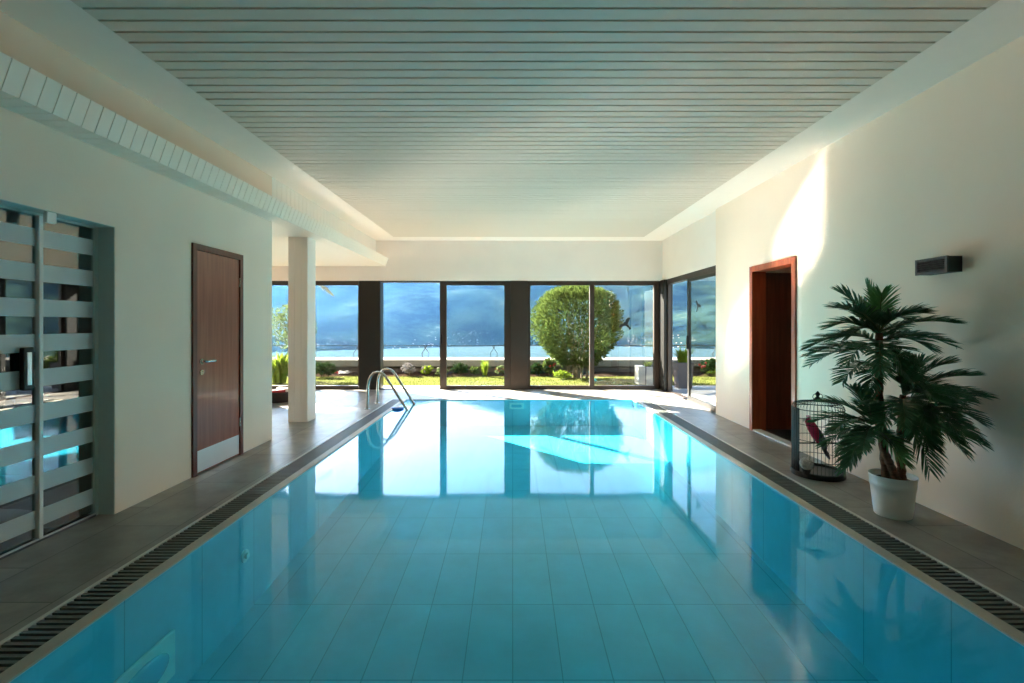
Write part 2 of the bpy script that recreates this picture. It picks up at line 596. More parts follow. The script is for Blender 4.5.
# column
CX0, CX1, CY0, CY1 = -3.126, -2.856, 6.737, 7.01
cl = MB()
for i in range(3):
    a = CX0 + (CX1 - CX0) * i / 3
    b = CX0 + (CX1 - CX0) * (i + 1) / 3
    cl.box(a + .0015, b - .0015, CY0, CY0 + .02, 0.0, SZ0)
cl.box(CX0 + .001, CX1 - .001, CY0 + .004, CY1 - .004, 0, SZ0)
cl.box(CX0, CX1, CY0 + .02, CY1, 0, SZ0)
struct(cl, 'column', M['board_white'])

# skirting strip at the right wall and kerb of the doorway
# ------------------------------------------------------------------ windows in the far wall
def px2x(px):
    return (px - VX) * YF / F


FB, FT = .035, .07    # frame depth halves


def bar(mb, x0, x1, z0, z1, y0=YF + .02, y1=YF + .10):
    mb.box(x0, x1, y0, y1, z0, z1)


ZS0, ZS1 = 0.0, .075        # sill
ZT = ZH - .09               # underside of the head frame


def pane(parent, x0, x1, z0, z1, y=YF + .06):
    MB().box(x0, x1, y - .004, y + .004, z0, z1).build('pane', M['glass'], parent)


# window 1: alcove, fixed
f = MB()
x0, x1 = XA, px2x(358.3)
bar(f, x0, x1, ZT, ZH)
bar(f, x0, x1, ZS0, ZS1)
bar(f, x0, x0 + .08, ZS1, ZT)
bar(f, x1 - .01, x1 + .02, ZS1, ZT)
w1 = struct(f, 'window_1', M['bronze'])
pane(w1, x0 + .08, x1 - .01, ZS1, ZT)
# pillar 1
pl = MB().rbox(px2x(358.3) + .02, px2x(380.7), YF - .02, YF + .22, 0, ZH, .006)
struct(pl, 'column_window_1', M['black_metal'])
# window 2: open bay (slid away) with a thin head track
f = MB()
x0, x1 = px2x(380.7), px2x(439.7)
bar(f, x0, x1, ZH - .03, ZH, YF, YF + .16)
bar(f, x0, x1, 0.0, .012, YF, YF + .16)
w2 = struct(f, 'window_2', M['bronze'])
# window 3: sliding leaf
f = MB()
x0, x1 = px2x(439.7), px2x(510.5)
bar(f, x0, x1, ZT, ZH)
bar(f, x0, x1, ZS0, ZS1)
bar(f, x0, px2x(446.2), ZS1, ZT)
bar(f, px2x(504.2), x1, ZS1, ZT)
w3 = struct(f, 'window_3', M['bronze'])
pane(w3, px2x(446.2), px2x(504.2), ZS1, ZT)
hd = MB().rbox(x0 + .03, x0 + .06, YF - .005, YF + .02, .95, 1.15, .005)
hd.build('handle', M['black_metal'], w3)
pl = MB().rbox(px2x(510.5), px2x(527.7), YF - .02, YF + .22, 0, ZH, .006)
struct(pl, 'column_window_2', M['bronze'])
# window 4: two fixed panes
f = MB()
x0, x1 = px2x(527.7), px2x(659.4)
bar(f, x0, x1, ZT, ZH)
bar(f, x0, x1, ZS0, ZS1)
bar(f, x0, px2x(530.3), ZS1, ZT)
bar(f, px2x(590), px2x(594.4), ZS1, ZT)
bar(f, px2x(654.3), x1, ZS1, ZT)
w4 = struct(f, 'window_4', M['bronze'])
pane(w4, px2x(530.3), px2x(590), ZS1, ZT)
pane(w4, px2x(594.4), px2x(654.3), ZS1, ZT)
# corner pillar
pl = MB().rbox(px2x(659.4), 3.24, 9.80, YF + .22, 0, ZH, .006)
struct(pl, 'column_window_3', M['black_metal'])
# window 5: sliding doors in the right side, first leaf slid open behind the second
f = MB()
f.box(3.12, 3.24, YR, 9.80, ZH - .10, ZH)
f.box(3.12, 3.24, YR, 9.80, 0, .02)
f.box(3.13, 3.18, 9.74, 9.80, .02, ZH - .10)
w5 = struct(f, 'window_5', M['bronze'])
lf = MB()
lf.box(3.13, 3.17, 8.60, 8.68, .02, ZH - .1)
lf.box(3.13, 3.17, YR, 8.60, .02, .09)
lf.box(3.13, 3.17, YR, 8.60, ZH - .15, ZH - .1)
lf.box(3.13, 3.17, YR, YR + .05, .09, ZH - .15)
lf = lf.build('sliding_leaf', M['black_metal'], w5)
MB().box(3.146, 3.154, YR + .05, 8.60, .09, ZH - .15).build('pane', M['glass'], lf)
MB().rbox(3.10, 3.13, 8.62, 8.65, .92, 1.16, .006).build('handle', M['black_metal'], lf)

# ------------------------------------------------------------------ glass door on the left
XG = -2.985
f = MB()
f.box(XL - T, XL - .003, YD1 - .004, YD1 + .0, 0, ZD)            # reveal lining
f.box(XL - T, XL - .003, YD0, YD1, ZD - .004, ZD)
f.box(XG - .03, XG + .02, YD1 - .034, YD1 - .004, 0, ZD - .004)       # jamb
f.box(XG - .03, XG + .02, YD0, YD1 - .034, ZD - .018, ZD - .004)
d3 = struct(f, 'door_3', M['teal_frame'])
YP = 2.965 * F / 472.7      # post between the two leaves
th = MB().box(XG - .05, XG + .03, YD0, YD1 - .034, 0.0, .012)
th.build('threshold', M['charcoal'], d3)
th = MB().box(XG + .018, XG + .026, YD0, YD1 - .034, 0.012, .022)
th.build('floor_rail', M['alu'], d3)


def glass_leaf(y0, y1, name='glass_leaf'):
    g = MB().box(XG - .005, XG + .005, y0, y1, 0.03, ZD - .018).build(name, M['door_glass'], d3)
    s = MB()
    z = 1.463 - 6 * .22
    while z < ZD - .1:
        s.box(XG + .0055, XG + .007, y0 + .002, y1 - .002, max(z - .055, .03), min(z + .055, ZD - .02))
        z += .22
    s.build('frosted_stripes', M['frost'], g)
    return g


g1 = glass_leaf(YD0, YP - .014)
g2 = glass_leaf(YP + .014, YD1 - .034)
MB().rbox(XG - .02, XG + .03, YP - .014, YP + .014, .012, ZD - .018, .005).build('post', M['white_plastic'], d3)
MB().rbox(-2.88, -2.852, 2.965, 3.03, 1.985, ZD - .004, .006).build('door_closer', M['white_plastic'], d3)
hn = MB().rbox(XG + .02, XG + .05, YP - .13, YP - .065, .96, 1.22, .006)
hn = hn.build('handle', M['black_metal'], g1)
MB().rbox(XG + .048, XG + .054, YP - .112, YP - .083, .99, 1.19, .002).build('handle_plate', M['brushed'], g1)

# room behind the glass
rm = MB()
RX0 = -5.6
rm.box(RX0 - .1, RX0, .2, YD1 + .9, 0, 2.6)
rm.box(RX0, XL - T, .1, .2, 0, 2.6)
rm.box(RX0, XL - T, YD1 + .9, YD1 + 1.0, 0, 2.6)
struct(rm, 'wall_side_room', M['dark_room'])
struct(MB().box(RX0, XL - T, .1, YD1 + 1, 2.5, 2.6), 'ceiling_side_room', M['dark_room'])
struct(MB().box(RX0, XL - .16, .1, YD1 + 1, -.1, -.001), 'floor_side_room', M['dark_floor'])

# ------------------------------------------------------------------ wooden door on the left
f = MB()
fw = .055
f.box(XL - .12, XL + .018, LD0, LD0 + fw, 0, LDZ)
f.box(XL - .12, XL + .018, LD1 - fw, LD1, 0, LDZ)
f.box(XL - .12, XL + .018, LD0 + fw, LD1 - fw, LDZ - fw, LDZ)
d1 = struct(f, 'door_1', M['wood_edge'])
lf = MB().rbox(XL - .045, XL + .006, LD0 + fw + .003, LD1 - fw - .003, .008, LDZ - fw - .003, .003).build('door_leaf', M['wood_dark'], d1)
MB().rbox(XL + .006, XL + .0085, LD0 + fw + .012, LD1 - fw - .012, .02, .215, .001).build('kick_plate', M['brushed'], lf)
ky = LD0 + fw + .07
kz = 1.02
h = MB()
rot = Matrix.Rotation(PI / 2, 3, 'Y')


def disc_x(x0, x1, y, z, r, n=24):
    return MB().tube([(x0, y, z), (x1, y, z)], r, n)


h = disc_x(XL + .006, XL + .016, ky, kz, .026)
h.tube([(XL + .016, ky, kz), (XL + .05, ky, kz), (XL + .06, ky + .015, kz), (XL + .06, ky + .13, kz)], .0095, 12)
h.build('lever_handle', M['steel'], lf, True)
h = disc_x(XL + .006, XL + .014, ky, kz - .1, .024)
h.build('lock_rose', M['steel'], lf, True)
hg = MB()
for z in (.3, 1.75):
    hg.tube([(XL + .012, LD1 - fw - .002, z), (XL + .012, LD1 - fw - .002, z + .09)], .007, 10)
hg.build('hinge', M['steel'], lf, True)

# ------------------------------------------------------------------ open doorway on the right
f = MB()
fw = .07
f.box(XR - .018, XR + .16, RD1 - fw, RD1, 0, RDZ)
f.box(XR - .018, XR + .16, RD0, RD0 + fw, 0, RDZ)
f.box(XR - .018, XR + .16, RD0 + fw, RD1 - fw, RDZ - fw, RDZ)
d2 = struct(f, 'door_2', M['wood_red'])
lf = MB().rbox(XR + .165, XR + .62, RD1 - .055, RD1 - .015, .01, RDZ - .08, .003).build('door_leaf', M['wood_inner'], d2)
lx = XR + .57
h = MB().tube([(lx, RD1 - .055, 1.0), (lx, RD1 - .065, 1.0)], .026, 20)
h.tube([(lx, RD1 - .065, 1.0), (lx, RD1 - .10, 1.0), (lx - .015, RD1 - .11, 1.0), (lx - .12, RD1 - .11, 1.0)], .009, 10)
h.tube([(lx, RD1 - .055, .9), (lx, RD1 - .064, .9)], .022, 20)
h.build('lever_handle', M['steel'], lf, True)
th = MB().box(XR - .01, XR + .1, RD0 + fw, RD1 - fw, 0.0, .018)
th.build('threshold', M['strip'], d2)
vs = MB()
vs.box(XR + .66, XR + .70, 4.6, RD1 + .02, 0, 2.5)
vs.box(XR + T, XR + .66, 4.55, 4.6, 0, 2.5)
struct(vs, 'wall_vestibule', M['wood_inner'])
vs = MB().box(XR + T, XR + .70, RD1, RD1 + .1, 0, 2.5)
struct(vs, 'wall_vestibule_end', M['plaster'])
struct(MB().box(XR, XR + .70, 4.55, RD1 + .1, -.1, -.002), 'floor_vestibule', M['slate'])
struct(MB().box(XR + T, XR + .70, 4.55, RD1 + .1, 2.5, 2.6), 'ceiling_vestibule', M['lintel_white'])

# ------------------------------------------------------------------ wall lamp (dark louvred box)
ly0, ly1, lx0, lz0, lz1 = 3.311, 3.569, 2.968, 1.72, 1.829
root = empty('wall_light', (XR, (ly0 + ly1) / 2, lz0), 'small dark louvred box light fixed high on the white wall above the potted palm', 'wall light')
b = MB()
b.box(lx0 + .012, XR - .004, ly0, ly0 + .006, lz0, lz1)
b.box(lx0 + .012, XR - .004, ly1 - .006, ly1, lz0, lz1)
b.box(lx0 + .012, XR - .004, ly0 + .006, ly1 - .006, lz1 - .006, lz1)
b.box(lx0 + .012, XR - .004, ly0 + .006, ly1 - .006, lz0, lz0 + .006)
b.box(XR - .012, XR - .004, ly0 + .006, ly1 - .006, lz0 + .006, lz1 - .006)
b.build('housing', M['dark_box'], root)
b = MB()
e = .016
b.box(lx0, lx0 + .014, ly0 - .002, ly1 + .002, lz1 - e, lz1 + .002)
b.box(lx0, lx0 + .014, ly0 - .002, ly1 + .002, lz0 - .002, lz0 + e)
b.box(lx0, lx0 + .014, ly0 - .002, ly0 + e, lz0 + e, lz1 - e)
b.box(lx0, lx0 + .014, ly1 - e, ly1 + .002, lz0 + e, lz1 - e)
b.build('front_frame', M['charcoal'], root)
b = MB()
for i in range(5):
    z = lz0 + e + .004 + i * (lz1 - lz0 - 2 * e) / 5
    b.add([(lx0 + .002, ly0 + e, z), (lx0 + .002, ly1 - e, z), (lx0 + .022, ly1 - e, z + .011), (lx0 + .022, ly0 + e, z + .011),
           (lx0 + .002, ly0 + e, z + .003), (lx0 + .002, ly1 - e, z + .003), (lx0 + .022, ly1 - e, z + .014), (lx0 + .022, ly0 + e, z + .014)],
          [(0, 1, 2, 3), (7, 6, 5, 4), (0, 4, 5, 1), (1, 5, 6, 2), (2, 6, 7, 3), (3, 7, 4, 0)])
b.build('louvres', M['charcoal'], root)

# ------------------------------------------------------------------ potted palm
PC = Vector((2.717, 3.46, 0))
root = empty('potted_palm', PC, 'tall bushy green palm with three stems in a white pot by the wall', 'potted palm')
pr = []
for z, r in ((0, .108), (.004, .111), (.05, .1165), (.1, .122), (.16, .1285), (.2, .133), (.203, .135), (.235, .1385), (.238, .137), (.28, .142), (.286, .144), (.288, .142), (.286, .138), (.25, .134), (.245, .0)):
    pr.append((max(r, .001), z))
MB().lathe(pr, PC, 64).build('pot', M['pot'], root, True)
MB().lathe([(.001, .23), (.13, .232), (.132, .247), (.05, .258), (.001, .26)], PC, 32, False).build('soil', M['soil'], root, True)


def stem(pts, r0, r1):
    mb = MB()
    pts = [Vector(p) for p in pts]
    P = []
    n = 22
    for i in range(n + 1):
        t = i / n * (len(pts) - 1)
        k = min(int(t), len(pts) - 2)
        P.append(pts[k].lerp(pts[k + 1], t - k))
    R = []
    for i in range(n + 1):
        R.append((r0 + (r1 - r0) * i / n) * (1.14 if i % 2 else 0.92))
    mb.tube(P, R, 12)
    return mb


CA = at(879, 333, 3.46)
CB = at(903, 395, 3.40)
CC = at(872, 425, 3.36)
stem([PC + Vector((-.05, -.01, .24)), at(879, 400, 3.45), CA], .028, .022).build('trunk', M['trunk'], root, True)
stem([PC + Vector((.05, -.02, .24)), at(900, 440, 3.42), CB], .026, .02).build('trunk', M['trunk'], root, True)
stem([PC + Vector((.0, -.05, .24)), at(884, 450, 3.38), CC + Vector((.05, .02, .03))], .026, .019).build('trunk', M['trunk'], root, True)


def frond(base, tip, rise, m, nl=26, lmax=.15, seed=0, droop=.3):
    """one pinnate frond: rachis plus two rows of narrow leaflets; returns (leaf mesh, rachis mesh)"""
    rng = random.Random(seed)
    base, tip = Vector(base), Vector(tip)
    mid = base.lerp(tip, .5) + Vector((0, 0, rise))
    pt = lambda t: base * (1 - t) ** 2 + mid * 2 * t * (1 - t) + tip * t * t
    leaf = MB()
    n = 14
    path = [pt(i / n) for i in range(n + 1)]
    rac = MB().tube(path, [.006 * (1 - .8 * i / n) for i in range(n + 1)], 5)
    L = (tip - base).length
    for i in range(nl):
        t = .16 + .84 * i / (nl - 1)
        p = pt(t)
        tan = (pt(min(t + .02, 1.0)) - pt(t - .02)).normalized()
        side = tan.cross(Vector((0, 0, 1)))
        if side.length < .05:
            side = Vector((1, 0, 0))
        side.normalize()
        up = side.cross(tan).normalized()
        u = (t - .16) / .84
        ll = lmax * (0.45 + 1.6 * u * (1 - u) + .15 * (1 - u)) * rng.uniform(.88, 1.1)
        for s in (-1, 1):
            ang = math.radians(52 - 30 * u + rng.uniform(-6, 6))
            d = (tan * math.cos(ang) + side * s * math.sin(ang) + up * rng.uniform(.12, .30)).normalized()
            w = .0078 * (1 - .3 * u)
            wd = tan.cross(d).cross(d).normalized() * w
            p1 = p + d * ll * .4
            p2 = p + d * ll * .75 + Vector((0, 0, -droop * ll * .12))
            p3 = p + d * ll + Vector((0, 0, -droop * ll * .35))
            k = len(leaf.v)
            nn = d.cross(wd).normalized() * w * .45
            for q, ws in ((p, .45), (p1, 1.0), (p2, .75)):
                leaf.v += [tuple(q - wd * ws + nn * ws), tuple(q), tuple(q + wd * ws + nn * ws)]
            leaf.v.append(tuple(p3))
            for a in (0, 3):
                leaf.f += [(k + a, k + a + 1, k + a + 4, k + a + 3), (k + a + 1, k + a + 2, k + a + 5, k + a + 4)]
            leaf.f += [(k + 6, k + 7, k + 9), (k + 7, k + 8, k + 9)]
    for q in (leaf, rac):       # keep the foliage off the wall behind
        q.v = [(min(x, XR - .015 - .03 * random.random()), y, z) for x, y, z in q.v]
    return leaf, rac


FR = [  # crown, tip px, py, distance, rise, young
    ('A', 866, 283, 3.50, .05, 1), ('A', 836, 289, 3.55, .10, 0), ('A', 834, 306, 3.42, .12, 0), ('A', 828, 326, 3.52, .14, 0),
    ('A', 882, 290, 3.30, .06, 1), ('A', 923, 311, 3.35, .12, 0), ('A', 960, 322, 3.25, .10, 0), ('A', 954, 345, 3.30, .14, 0),
    ('A', 806, 356, 3.50, .16, 0), ('A', 808, 366, 3.35, .18, 0), ('A', 852, 300, 3.75, .12, 0), ('A', 905, 330, 3.75, .14, 0),
    ('A', 840, 385, 3.20, .20, 0), ('A', 870, 395, 3.10, .20, 0), ('A', 915, 385, 3.15, .18, 0), ('A', 832, 340, 3.80, .16, 0),
    ('B', 952, 361, 3.22, .12, 0), ('B', 976, 374, 3.12, .10, 0), ('B', 989, 397, 3.02, .10, 0), ('B', 986, 424, 3.00, .12, 0),
    ('B', 984, 446, 2.98, .16, 0), ('B', 932, 476, 3.12, .18, 0), ('B', 955, 440, 3.05, .16, 0), ('B', 940, 400, 2.98, .16, 0),
    ('B', 915, 440, 2.98, .18, 0), ('B', 890, 350, 3.20, .12, 0), ('B', 925, 360, 3.40, .12, 0), ('B', 960, 410, 3.25, .14, 0),
    ('B', 880, 430, 3.05, .16, 0), ('B', 972, 398, 3.18, .14, 0), ('B', 968, 456, 3.10, .16, 0), ('B', 935, 425, 3.30, .12, 0),
    ('C', 811, 421, 3.40, .12, 0), ('C', 822, 446, 3.30, .16, 0), ('C', 842, 474, 3.25, .16, 0), ('C', 848, 466, 3.12, .16, 0),
    ('C', 820, 400, 3.50, .12, 0), ('C', 850, 385, 3.30, .10, 0), ('C', 860, 400, 3.05, .10, 0), ('C', 905, 465, 3.08, .10, 1),
    ('C', 880, 405, 3.20, .05, 1), ('C', 862, 452, 3.00, .12, 0), ('C', 832, 430, 3.15, .14, 0), ('C', 838, 452, 3.45, .14, 0),
]
CR = {'A': CA, 'B': CB, 'C': CC}
rp = random.Random(12)
FULL = list(FR)
for c, px, py, Y, rise, yg in FR:       # a second, shorter set between the long fronds
    if (c != 'A' or py > 300) and rp.random() < .6:
        q = CR[c]
        qx, qy = VX + q.x * F / q.y, VY - (q.z - H) * F / q.y
        k = rp.uniform(.62, .9)
        FULL.append((c, qx + (px - qx) * k + rp.uniform(-12, 12), qy + (py - qy) * k + rp.uniform(-6, 12), Y + rp.uniform(-.18, .12), rise, 0))
for i, (c, px, py, Y, rise, yg) in enumerate(FULL):
    m = M['frond_young'] if yg else M['frond']
    tip = CR[c].lerp(at(px, py, Y), .92)
    tip.x = min(tip.x, XR - .04)
    dz = {'A': .30, 'B': .16, 'C': .10}[c]
    low = max(0, min(1, (tip.z - CR[c].z) / -.35 + .2))
    lf, rc = frond(CR[c] + Vector((0, 0, -dz * low * rp.uniform(.3, 1) + .01)), tip, rise * .75, m, 28 if c != 'C' else 22, .19 if c != 'C' else .155, i)
    o = lf.build('frond', m, root)
    rc.build('rachis', M['rachis'], o, True)

# ------------------------------------------------------------------ bird cage with parrot and ball
BC = Vector((2.76, 4.38, 0))
R = .205
root = empty('bird_cage', BC, 'round black wire bird cage with a knob on top standing beside the palm', 'bird cage')
MB().lathe([(R - .01, 0), (R + .008, .002), (R + .012, .02), (R + .008, .045), (R - .004, .05), (R - .012, .03), (.001, .028)], BC, 48, False).build('base_tray', M['wire'], root, True)
wr = MB()
NW = 44
ZR, ZTOP = .60, .675
for j in range(NW):
    a = 2 * PI * j / NW
    ca, sa = math.cos(a), math.sin(a)
    P = [BC + Vector((R * ca, R * sa, .045)), BC + Vector((R * ca, R * sa, ZR))]
    for k in range(1, 6):
        q = k / 5 * PI / 2
        rr = R - .045 * (1 - math.cos(q))
        P.append(BC + Vector((rr * ca, rr * sa, ZR + .05 * math.sin(q))))
    P.append(BC + Vector((.03 * ca, .03 * sa, ZTOP)))
    wr.tube(P, .0018, 4, False)
wr.build('wires', M['wire'], root)
rg = MB()
for z, rr, r_ in ((.15, R, .0028), (.33, R, .0028), (.47, R, .0028), (ZR, R + .001, .004), (ZR + .05, R - .045, .004)):
    P = [BC + Vector((rr * math.cos(2 * PI * j / 48), rr * math.sin(2 * PI * j / 48), z)) for j in range(49)]
    rg.tube(P, r_, 6, False)
rg.build('ring', M['wire'], root, True)
fn = MB().lathe([(.045, ZTOP - .012), (.04, ZTOP), (.03, ZTOP + .012), (.012, ZTOP + .03), (.014, ZTOP + .04), (.022, ZTOP + .052), (.014, ZTOP + .066), (.004, ZTOP + .08)], BC, 24)
fn.build('finial', M['wire'], root, True)
P = [BC + Vector((.045 * math.sin(2 * PI * j / 24), 0, ZTOP + .03 + .03 * math.cos(2 * PI * j / 24))) for j in range(25)]
MB().tube(P, .0025, 6, False).build('carrying_ring', M['wire'], root, True)
dr = MB()         # solid edge of the door side, seen as a dark upright band
for a0 in (168, 176, 184, 192):
    a = math.radians(a0)
    q = BC + Vector((R * math.cos(a), R * math.sin(a), 0))
    dr.tube([q + Vector((0, 0, .045)), q + Vector((0, 0, ZR + .01))], .0075, 6)
dr.build('door_frame', M['wire'], root, True)
py_ = MB().tube([BC + Vector((-R, -.06, .30)), BC + Vector((R, -.06, .30))], .006, 8)
py_.build('perch', M['wire'], root, True)


def skin_mesh(name, nodes, edges, m, parent=None, sub=2, origin=None):
    me = bpy.data.meshes.new(name)
    o0 = W[parent.name] if parent is not None else Vector(origin)
    me.from_pydata([tuple(Vector(p) - o0) for p, r in nodes], edges, [])
    o = bpy.data.objects.new(name, me)
    COL.objects.link(o)
    if parent is not None:
        o.parent = parent
    else:
        o.location = o0
    W[o.name] = o0.copy()
    sk = o.modifiers.new('skin', 'SKIN')
    for i, (p, r) in enumerate(nodes):
        rr = r if isinstance(r, tuple) else (r, r)
        me.skin_vertices[0].data[i].radius = rr
    me.skin_vertices[0].data[0].use_root = True
    sk.use_smooth_shade = True
    ss = o.modifiers.new('sub', 'SUBSURF')
    ss.levels = ss.render_levels = sub
    me.materials.append(m)
    return o


def bp(px, py, dy=0.0):
    return at(px, py, 4.32 + dy)


S = 1.0
parrot = empty('toy_parrot', bp(816, 445), 'pink and grey toy parrot perched inside the round wire cage', 'toy parrot')
body = skin_mesh('body', [(bp(815, 432), .046), (bp(811.5, 426), .042), (bp(808.5, 421), .034), (bp(806.8, 418.2), .026), (bp(818.5, 439), .036), (bp(821.5, 445), .02)],
                 [(0, 1), (1, 2), (2, 3), (0, 4), (4, 5)], M['pink'], parrot)
for s, dy in ((-1, -.036), (1, .036)):
    a, b, c = bp(817, 428, dy), bp(821, 440, dy * 1.05), bp(826, 450, dy * .6)
    wv_ = MB().ball((a + c) / 2, .5, 14, 8, (.062, .03, .22), Matrix.Rotation(-.42, 3, 'Y') )
    wv_.build('wing', M['grey_feather'], parrot, True)
tl = MB()
a, b = bp(822, 445), bp(829, 458)
d = (b - a)
wv_ = MB().ball((a + b) / 2, .5, 12, 8, (.036, .026, d.length * 1.25), Matrix.Rotation(-.5, 3, 'Y'))
wv_.build('tail', M['grey_feather'], parrot, True)
cr = MB().ball(bp(808.5, 416.5), .5, 12, 8, (.05, .036, .022), Matrix.Rotation(.3, 3, 'Y'))
cr.build('crest', M['pale_pink'], parrot, True)
bk = bp(803.8, 420)
MB().tube([bk + Vector((.016, 0, .006)), bk + Vector((.002, 0, .004)), bk + Vector((-.004, 0, -.008)), bk + Vector((-.001, 0, -.018))], [.011, .010, .006, .001], 10).build('beak', M['horn'], parrot, True)
for dy in (-.02, .02):
    MB().ball(bp(806.6, 418.6, dy * 1.15), .0042, 10, 6).build('eye', M['black_rubber'], parrot, True)
for dy in (-.014, .014):
    q = bp(815, 439, dy)
    MB().tube([q, q + Vector((-.008, -.002, -.03)), BC + Vector((q.x - BC.x - .006, -.06 + dy, .307))], .005, 8).build('foot', M['grey_feather'], parrot, True)

ball = MB()
bq = at(806.5, 463.5, 4.28)
ball.ball(bq, .055, 24, 16)
tag(ball.build('toy_ball', M['ball'], None, True, (bq.x, bq.y, bq.z - .055)), 'pale grey ball on a dark cup at the bottom of the bird cage', 'ball')
cup = MB().lathe([(.03, .03), (.034, .033), (.03, .05), (.036, bq.z - .048), (.03, bq.z - .052), (.001, bq.z - .056)], (bq.x, bq.y, 0), 20, False)
tag(cup.build('feeding_cup', M['black_rubber'], None, True), 'small dark cup under the pale ball in the bird cage', 'cup')

# ------------------------------------------------------------------ pool ladder and fittings
root = empty('pool_ladder', (-2.33, 8.04, 0), 'steel pool ladder with two arched handrails at the corner of the pool', 'pool ladder')
for Y in (7.75, 8.32):
    P = [Vector((-2.33, Y, 0)), Vector((-2.325, Y, .38))]
    P = []
    ctrl = [(-2.33, 0), (-2.325, .12), (-2.322, .25), (-2.318, .38), (-2.305, .46), (-2.275, .53), (-2.225, .58), (-2.165, .597), (-2.105, .582), (-2.055, .545), (-2.02, .50), (-1.94, .375), (-1.86, .25), (-1.78, .125), (-1.70, 0), (-1.62, -.125), (-1.56, -.23), (-1.535, -.30), (-1.53, -.42), (-1.53, -.5)]
    P = [Vector((x, Y, z)) for x, z in ctrl]
    rl = MB().tube(P, .0205, 14).build('handrail', M['steel'], root, True)
    MB().lathe([(.045, 0), (.045, .006), (.03, .016), (.022, .018)], (-2.33, Y, 0), 24).build('foot_flange', M['steel'], rl, True)
for z in (-.2, -.42):
    MB().rbox(-1.60, -1.50, 7.77, 8.30, z - .015, z + .015, .008).build('tread', M['white_plastic'], root, True)

fc = at(397.7, 408.3, 7.84)
root = empty('floating_dispenser', (fc.x, fc.y, ZW - .03), 'small blue round floating dispenser on the water beside the ladder', 'pool float')
MB().lathe([(.06, -.03), (.085, -.012), (.098, .004), (.10, .018), (.094, .03), (.06, .034), (.05, .034)], (fc.x, fc.y, ZW), 32).build('float_body', M['blue_plastic'], root, True)
MB().lathe([(.05, .034), (.048, .046), (.02, .05), (.001, .05)], (fc.x, fc.y, ZW), 24, False).build('lid', M['white_plastic'], root, True)

# underwater lamp on the left pool wall
LY = 2.50
root = empty('pool_light', (PX0, LY, -.62), 'oblong underwater light set in the pool wall near the glass doors', 'pool light')
MB().rbox(PX0 + .0, PX0 + .018, LY - .24, LY + .24, -.62, -.36, .008).build('face_plate', M['white_plastic'], root)
b = MB().ball((PX0 + .016, LY, -.49), 1, 32, 14, (.022, .19, .085))
b.build('lens', M['lens'], root, True)
root = empty('wall_nozzle', (PX0, 3.47, -.33), 'small round inlet nozzle on the pool wall beyond the underwater light', 'pool fitting')
MB().tube([(PX0, 3.47, -.30), (PX0 + .012, 3.47, -.30)], .045, 20).build('flange', M['white_plastic'], root, True)
MB().tube([(PX0 + .012, 3.47, -.30), (PX0 + .03, 3.47, -.30)], .02, 16).build('nozzle', M['white_plastic'], root, True)
# return fitting in the far pool wall
root = empty('wall_inlet', (.07, PY1 - .004, -.2), 'small white inlet plate in the far pool wall below the dark window post', 'pool fitting')
MB().rbox(-.06, .20, PY1 - .022, PY1 - .005, -.17, -.06, .005).build('face_plate', M['white_plastic'], root)
MB().rbox(-.02, .16, PY1 - .027, PY1 - .021, -.14, -.09, .002).build('slot', M['lens'], root)

# ------------------------------------------------------------------ bird silhouettes on the panes
BIRD = [(-1, .05), (-.72, .22), (-.4, .2), (-.14, .1), (0, .2), (.1, .1), (.4, .22), (.75, .24), (1, .08), (.68, .03), (.35, -.1), (.16, -.16), (.1, -.42), (.2, -.62), (-.12, -.66), (-.08, -.4), (-.16, -.14), (-.4, -.06), (-.72, .02)]


def decal(c, half, ang, axis, label):
    vs, n = [], len(BIRD)
    ca, sa = math.cos(ang), math.sin(ang)
    for d in (0, .0012):
        for u, v in BIRD:
            v = v * 1.5
            a, b = (u * ca - v * sa) * half, (u * sa + v * ca) * half
            vs.append((c[0] + a, c[1] - d, c[2] + b) if axis == 'X' else (c[0] - d, c[1] - a, c[2] + b))
    fs = [tuple(range(n))[::-1], tuple(range(n, 2 * n))] + [(i, (i + 1) % n, n + (i + 1) % n, n + i) for i in range(n)]
    tag(MB().add(vs, fs).build('bird_sticker', M['decal']), label, 'window sticker', 'bird silhouettes on the panes')


q = at(625.4, 323.6, YF + .055)
decal((q.x, YF + .055, q.z), .165, .72, 'X', 'large black bird silhouette stuck on the far window pane beside the round bush')
q = at(559.5, 310.6, YF + .055)
decal((q.x, YF + .055, q.z), .07, -.6, 'X', 'small dark bird silhouette on the pane in front of the leafy round bush')
qy = 3.145 * F / (698 - VX)
decal((3.1455, qy, H - (305 - VY) * qy / F), .13, -.5, 'Y', 'black bird silhouette on the glass of the sliding side door')

# ------------------------------------------------------------------ basket with towels in the alcove
BQ = Vector((-4.12, 8.55, 0))
root = empty('towel_basket', BQ, 'low dark wicker basket standing on the floor behind the white column', 'basket')
MB().lathe([(.20, 0), (.22, .01), (.26, .17), (.275, .18), (.27, .19), (.25, .18), (.215, .03), (.001, .025)], BQ, 36, False).build('basket_body', M['wicker'], root, True)
for k in (0, PI):
    P = [BQ + Vector((.27 * math.cos(k) , .09 * math.cos(t), .18 + .07 * math.sin(t))) for t in [i * PI / 8 for i in range(9)]]
    MB().tube(P, .012, 8).build('basket_handle', M['wicker'], root, True)


